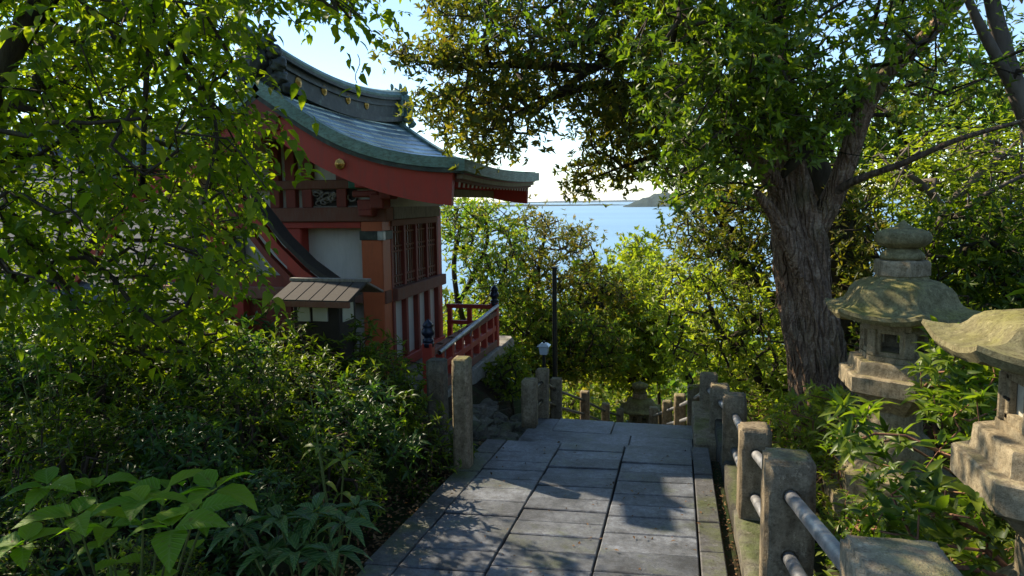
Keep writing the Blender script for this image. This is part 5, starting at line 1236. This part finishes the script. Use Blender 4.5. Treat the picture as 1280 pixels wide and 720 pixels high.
# taller sprays in front of the tall lantern
def stemmed(label, base, tips, mat, leaf, stem, n=7, group=GR, solo=120, r=.012, rt=.003, per=1):
    limbs = [[base, np.array(base)+np.array([0, 0, .12])]]
    T = np.array(tips)
    return make_plant('shrub', label, 'shrub', group, limbs, T, M[mat], leaf, 'rosette', n, per, .03 if per > 1 else 0, stem, rt, r, .14, LEAF8, solo, .6, bias=.6, trunkname='stems', droop=.2)
stemmed('open shrub with pinkish stems and upright leaf whorls in front of the tall lantern shaft', (1.30, 3.55, tz(1.3, 3.55)), sample_region([(1030, 505), (1070, 490), (1090, 515), (1150, 520), (1235, 470), (1250, 560), (1240, 650), (1150, 610), (1080, 590), (1040, 560)], 3.2, 4.0, 36), 'l_bright', (.10, .030), 'redstem', per=2)
stemmed('leafy sprig reaching up beside the tall lantern platform', (1.62, 3.9, tz(1.6, 3.9)), sample_region([(1150, 430), (1185, 410), (1240, 430), (1255, 540), (1190, 540), (1150, 490)], 3.6, 4.2, 40), 'l_bright', (.09, .028), 'redstem', solo=60, per=3)
stemmed('short red-stemmed sprout below the nearest lantern, bottom right', (1.28, 2.2, tz(1.3, 2.2)), sample_region([(1080, 600), (1200, 600), (1270, 640), (1270, 715), (1150, 715), (1090, 690)], 2.2, 2.9, 34), 'l_shrub', (.075, .03), 'redstem', solo=60, per=2)
stemmed('grey-green shrub beside the big trunk foot, catching sun', (1.15, 5.2, tz(1.15, 5.2)), sample_region([(960, 500), (1060, 480), (1090, 520), (1060, 600), (985, 580)], 4.7, 5.5, 90), 'l_sun', (.075, .024), 'redstem', solo=0, per=2)
# ---- yellow-green large-leaved plant, bottom left: every leaf a part
def big_plant(label, name, stems, mat, stemmat, Lr, w, group=None, tmpl=LEAF16, droop=.22, rosette=5, tilt=.9):
    root = empty(name, [float(x) for x in stems[0][0]], label, 'plant', group)
    ms = [leaf_object_mesh(mat, r, tmpl, w, droop) for r in (.2, .45, .7, .9)]
    sw = []; P_ = []; D_ = []; U_ = []; L_ = []
    for st_ in stems:
        pts = np.array(st_, float); k = len(pts); fine = np.array([[np.interp(t, np.linspace(0, 1, k), pts[:, j]) for j in range(3)] for t in np.linspace(0, 1, 12)])
        fine[:, 2] += .02*np.sin(np.linspace(0, math.pi, 12)); sw.append(sweep(fine, np.linspace(.008, .003, 12), 6)); tip = fine[-1]; ax = unit(fine[-1]-fine[-3]+np.array([0, 0, .03]))
        a0 = RNG.rand()*6.28
        for j in range(rosette):
            a = a0+j*2*math.pi/rosette+RNG.randn()*.2; d = np.array([math.cos(a), math.sin(a), RNG.uniform(-.15, .45)])
            L = RNG.uniform(*Lr); P_.append(tip+d*.012); D_.append(d); U_.append(unit(np.array([0, 0, 1.])+RNG.randn(3)*.15)); L_.append(L)
        for j in range(3):
            t = int(4+j*2.4); a = a0+j*2.2; d = np.array([math.cos(a), math.sin(a), .15]); P_.append(fine[t]); D_.append(d); U_.append(np.array([0, 0, 1.])); L_.append(RNG.uniform(*Lr)*.85)
    v, f = join_sweeps(sw); link('stems', mesh_np('stems', v, [f], None, True), M[stemmat], root)
    add_leaf_objects(root, root, ms, np.array(P_), np.array(D_), np.array(U_), np.array(L_)); return root
b0 = V3(170, 860, 2.0); b0[2] = tz(b0[0], b0[1])
def to(px, py, v, mid=.5): p = V3(px, py, v); return [b0, b0*(1-mid)+p*mid+np.array([0, 0, .03]), p]
big_plant('large-leaved yellow-green plant catching light at the bottom left corner', 'large_leaf_plant',
          [to(95, 645, 1.75), to(60, 608, 2.0), to(180, 628, 1.85), to(205, 612, 2.05), to(268, 612, 2.0), to(245, 640, 1.8), to(135, 660, 1.9), to(30, 680, 1.8), to(215, 660, 1.7), to(118, 610, 2.15)], M['l_big'], 'greenstem', (.10, .17), .60, tilt=.5, droop=.1)
b0 = V3(395, 800, 2.25); b0[2] = tz(b0[0], b0[1])
big_plant('dark glossy pointed-leaf plant low beside the paving edge', 'glossy_leaf_plant', [to(350, 650, 2.2), to(395, 640, 2.35), to(430, 655, 2.3), to(370, 690, 2.1), to(415, 690, 2.15), to(335, 690, 2.15), to(445, 635, 2.5), to(300, 660, 2.3)], M['l_glossy'], 'greenstem', (.10, .15), .34, rosette=7)
b0 = V3(60, 560, 3.0); b0[2] = tz(b0[0], b0[1])
big_plant('sprig of rounded yellow-green leaves above the bank at the left edge', 'large_leaf_plant', [to(62, 440, 3.0), to(45, 450, 3.0), to(80, 470, 2.9), to(15, 430, 3.1)], M['l_big'], 'greenstem', (.06, .10), .55)
b0 = V3(420, 700, 3.1); b0[2] = tz(b0[0], b0[1])
big_plant('mid-green sapling with drooping leaves in the middle of the bank', 'sapling', [to(400, 560, 3.0), to(430, 575, 2.9), to(385, 470, 3.6)], M['l_shrub'], 'greenstem', (.08, .12), .36)
b0 = V3(232, 560, 4.2); b0[2] = tz(b0[0], b0[1])
wood('thin-trunked young tree in the bank in front of the side hall', [(60, 390), (120, 400), (230, 395), (280, 400), (290, 440), (200, 450), (60, 440)], 3.8, 4.8, (b0[0], 4.2), 110, M['l_left'], (.07, .034), 7, 2, .08, .02, tmpl=LEAF8, name='young_tree')
# ---- ground cover
def cover(name, n, xr, yr, mat, L, label, cond=None):
    x = RNG.uniform(*xr, n); y = RNG.uniform(*yr, n)
    if cond is not None: k = cond(x, y); x = x[k]; y = y[k]
    z = terr(x, y)+RNG.uniform(.0, .10, len(x)); d = RNG.randn(len(x), 3)*np.array([1, 1, .3])+np.array([0, 0, .55]); up = RNG.randn(len(x), 3)*.4+np.array([0, 0, 1]); Ls = L*RNG.uniform(.5, 1.3, len(x))
    tag(link(name, leaves_mesh(name, np.stack([x, y, z], 1), d, up, Ls, Ls*.4, LEAF4), M[mat]), label, None, None, 'stuff')
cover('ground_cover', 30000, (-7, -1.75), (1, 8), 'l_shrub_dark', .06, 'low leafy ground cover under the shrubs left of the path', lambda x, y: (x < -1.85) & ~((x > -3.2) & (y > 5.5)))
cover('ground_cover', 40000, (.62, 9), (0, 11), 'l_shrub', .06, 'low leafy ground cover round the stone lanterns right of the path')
cover('ground_cover', 26000, (-7, 9), (8.5, 22), 'l_far', .11, 'leafy undergrowth on the slope beside the steps', lambda x, y: ~((x > -2) & (x < .6) & (y < 14.5)))
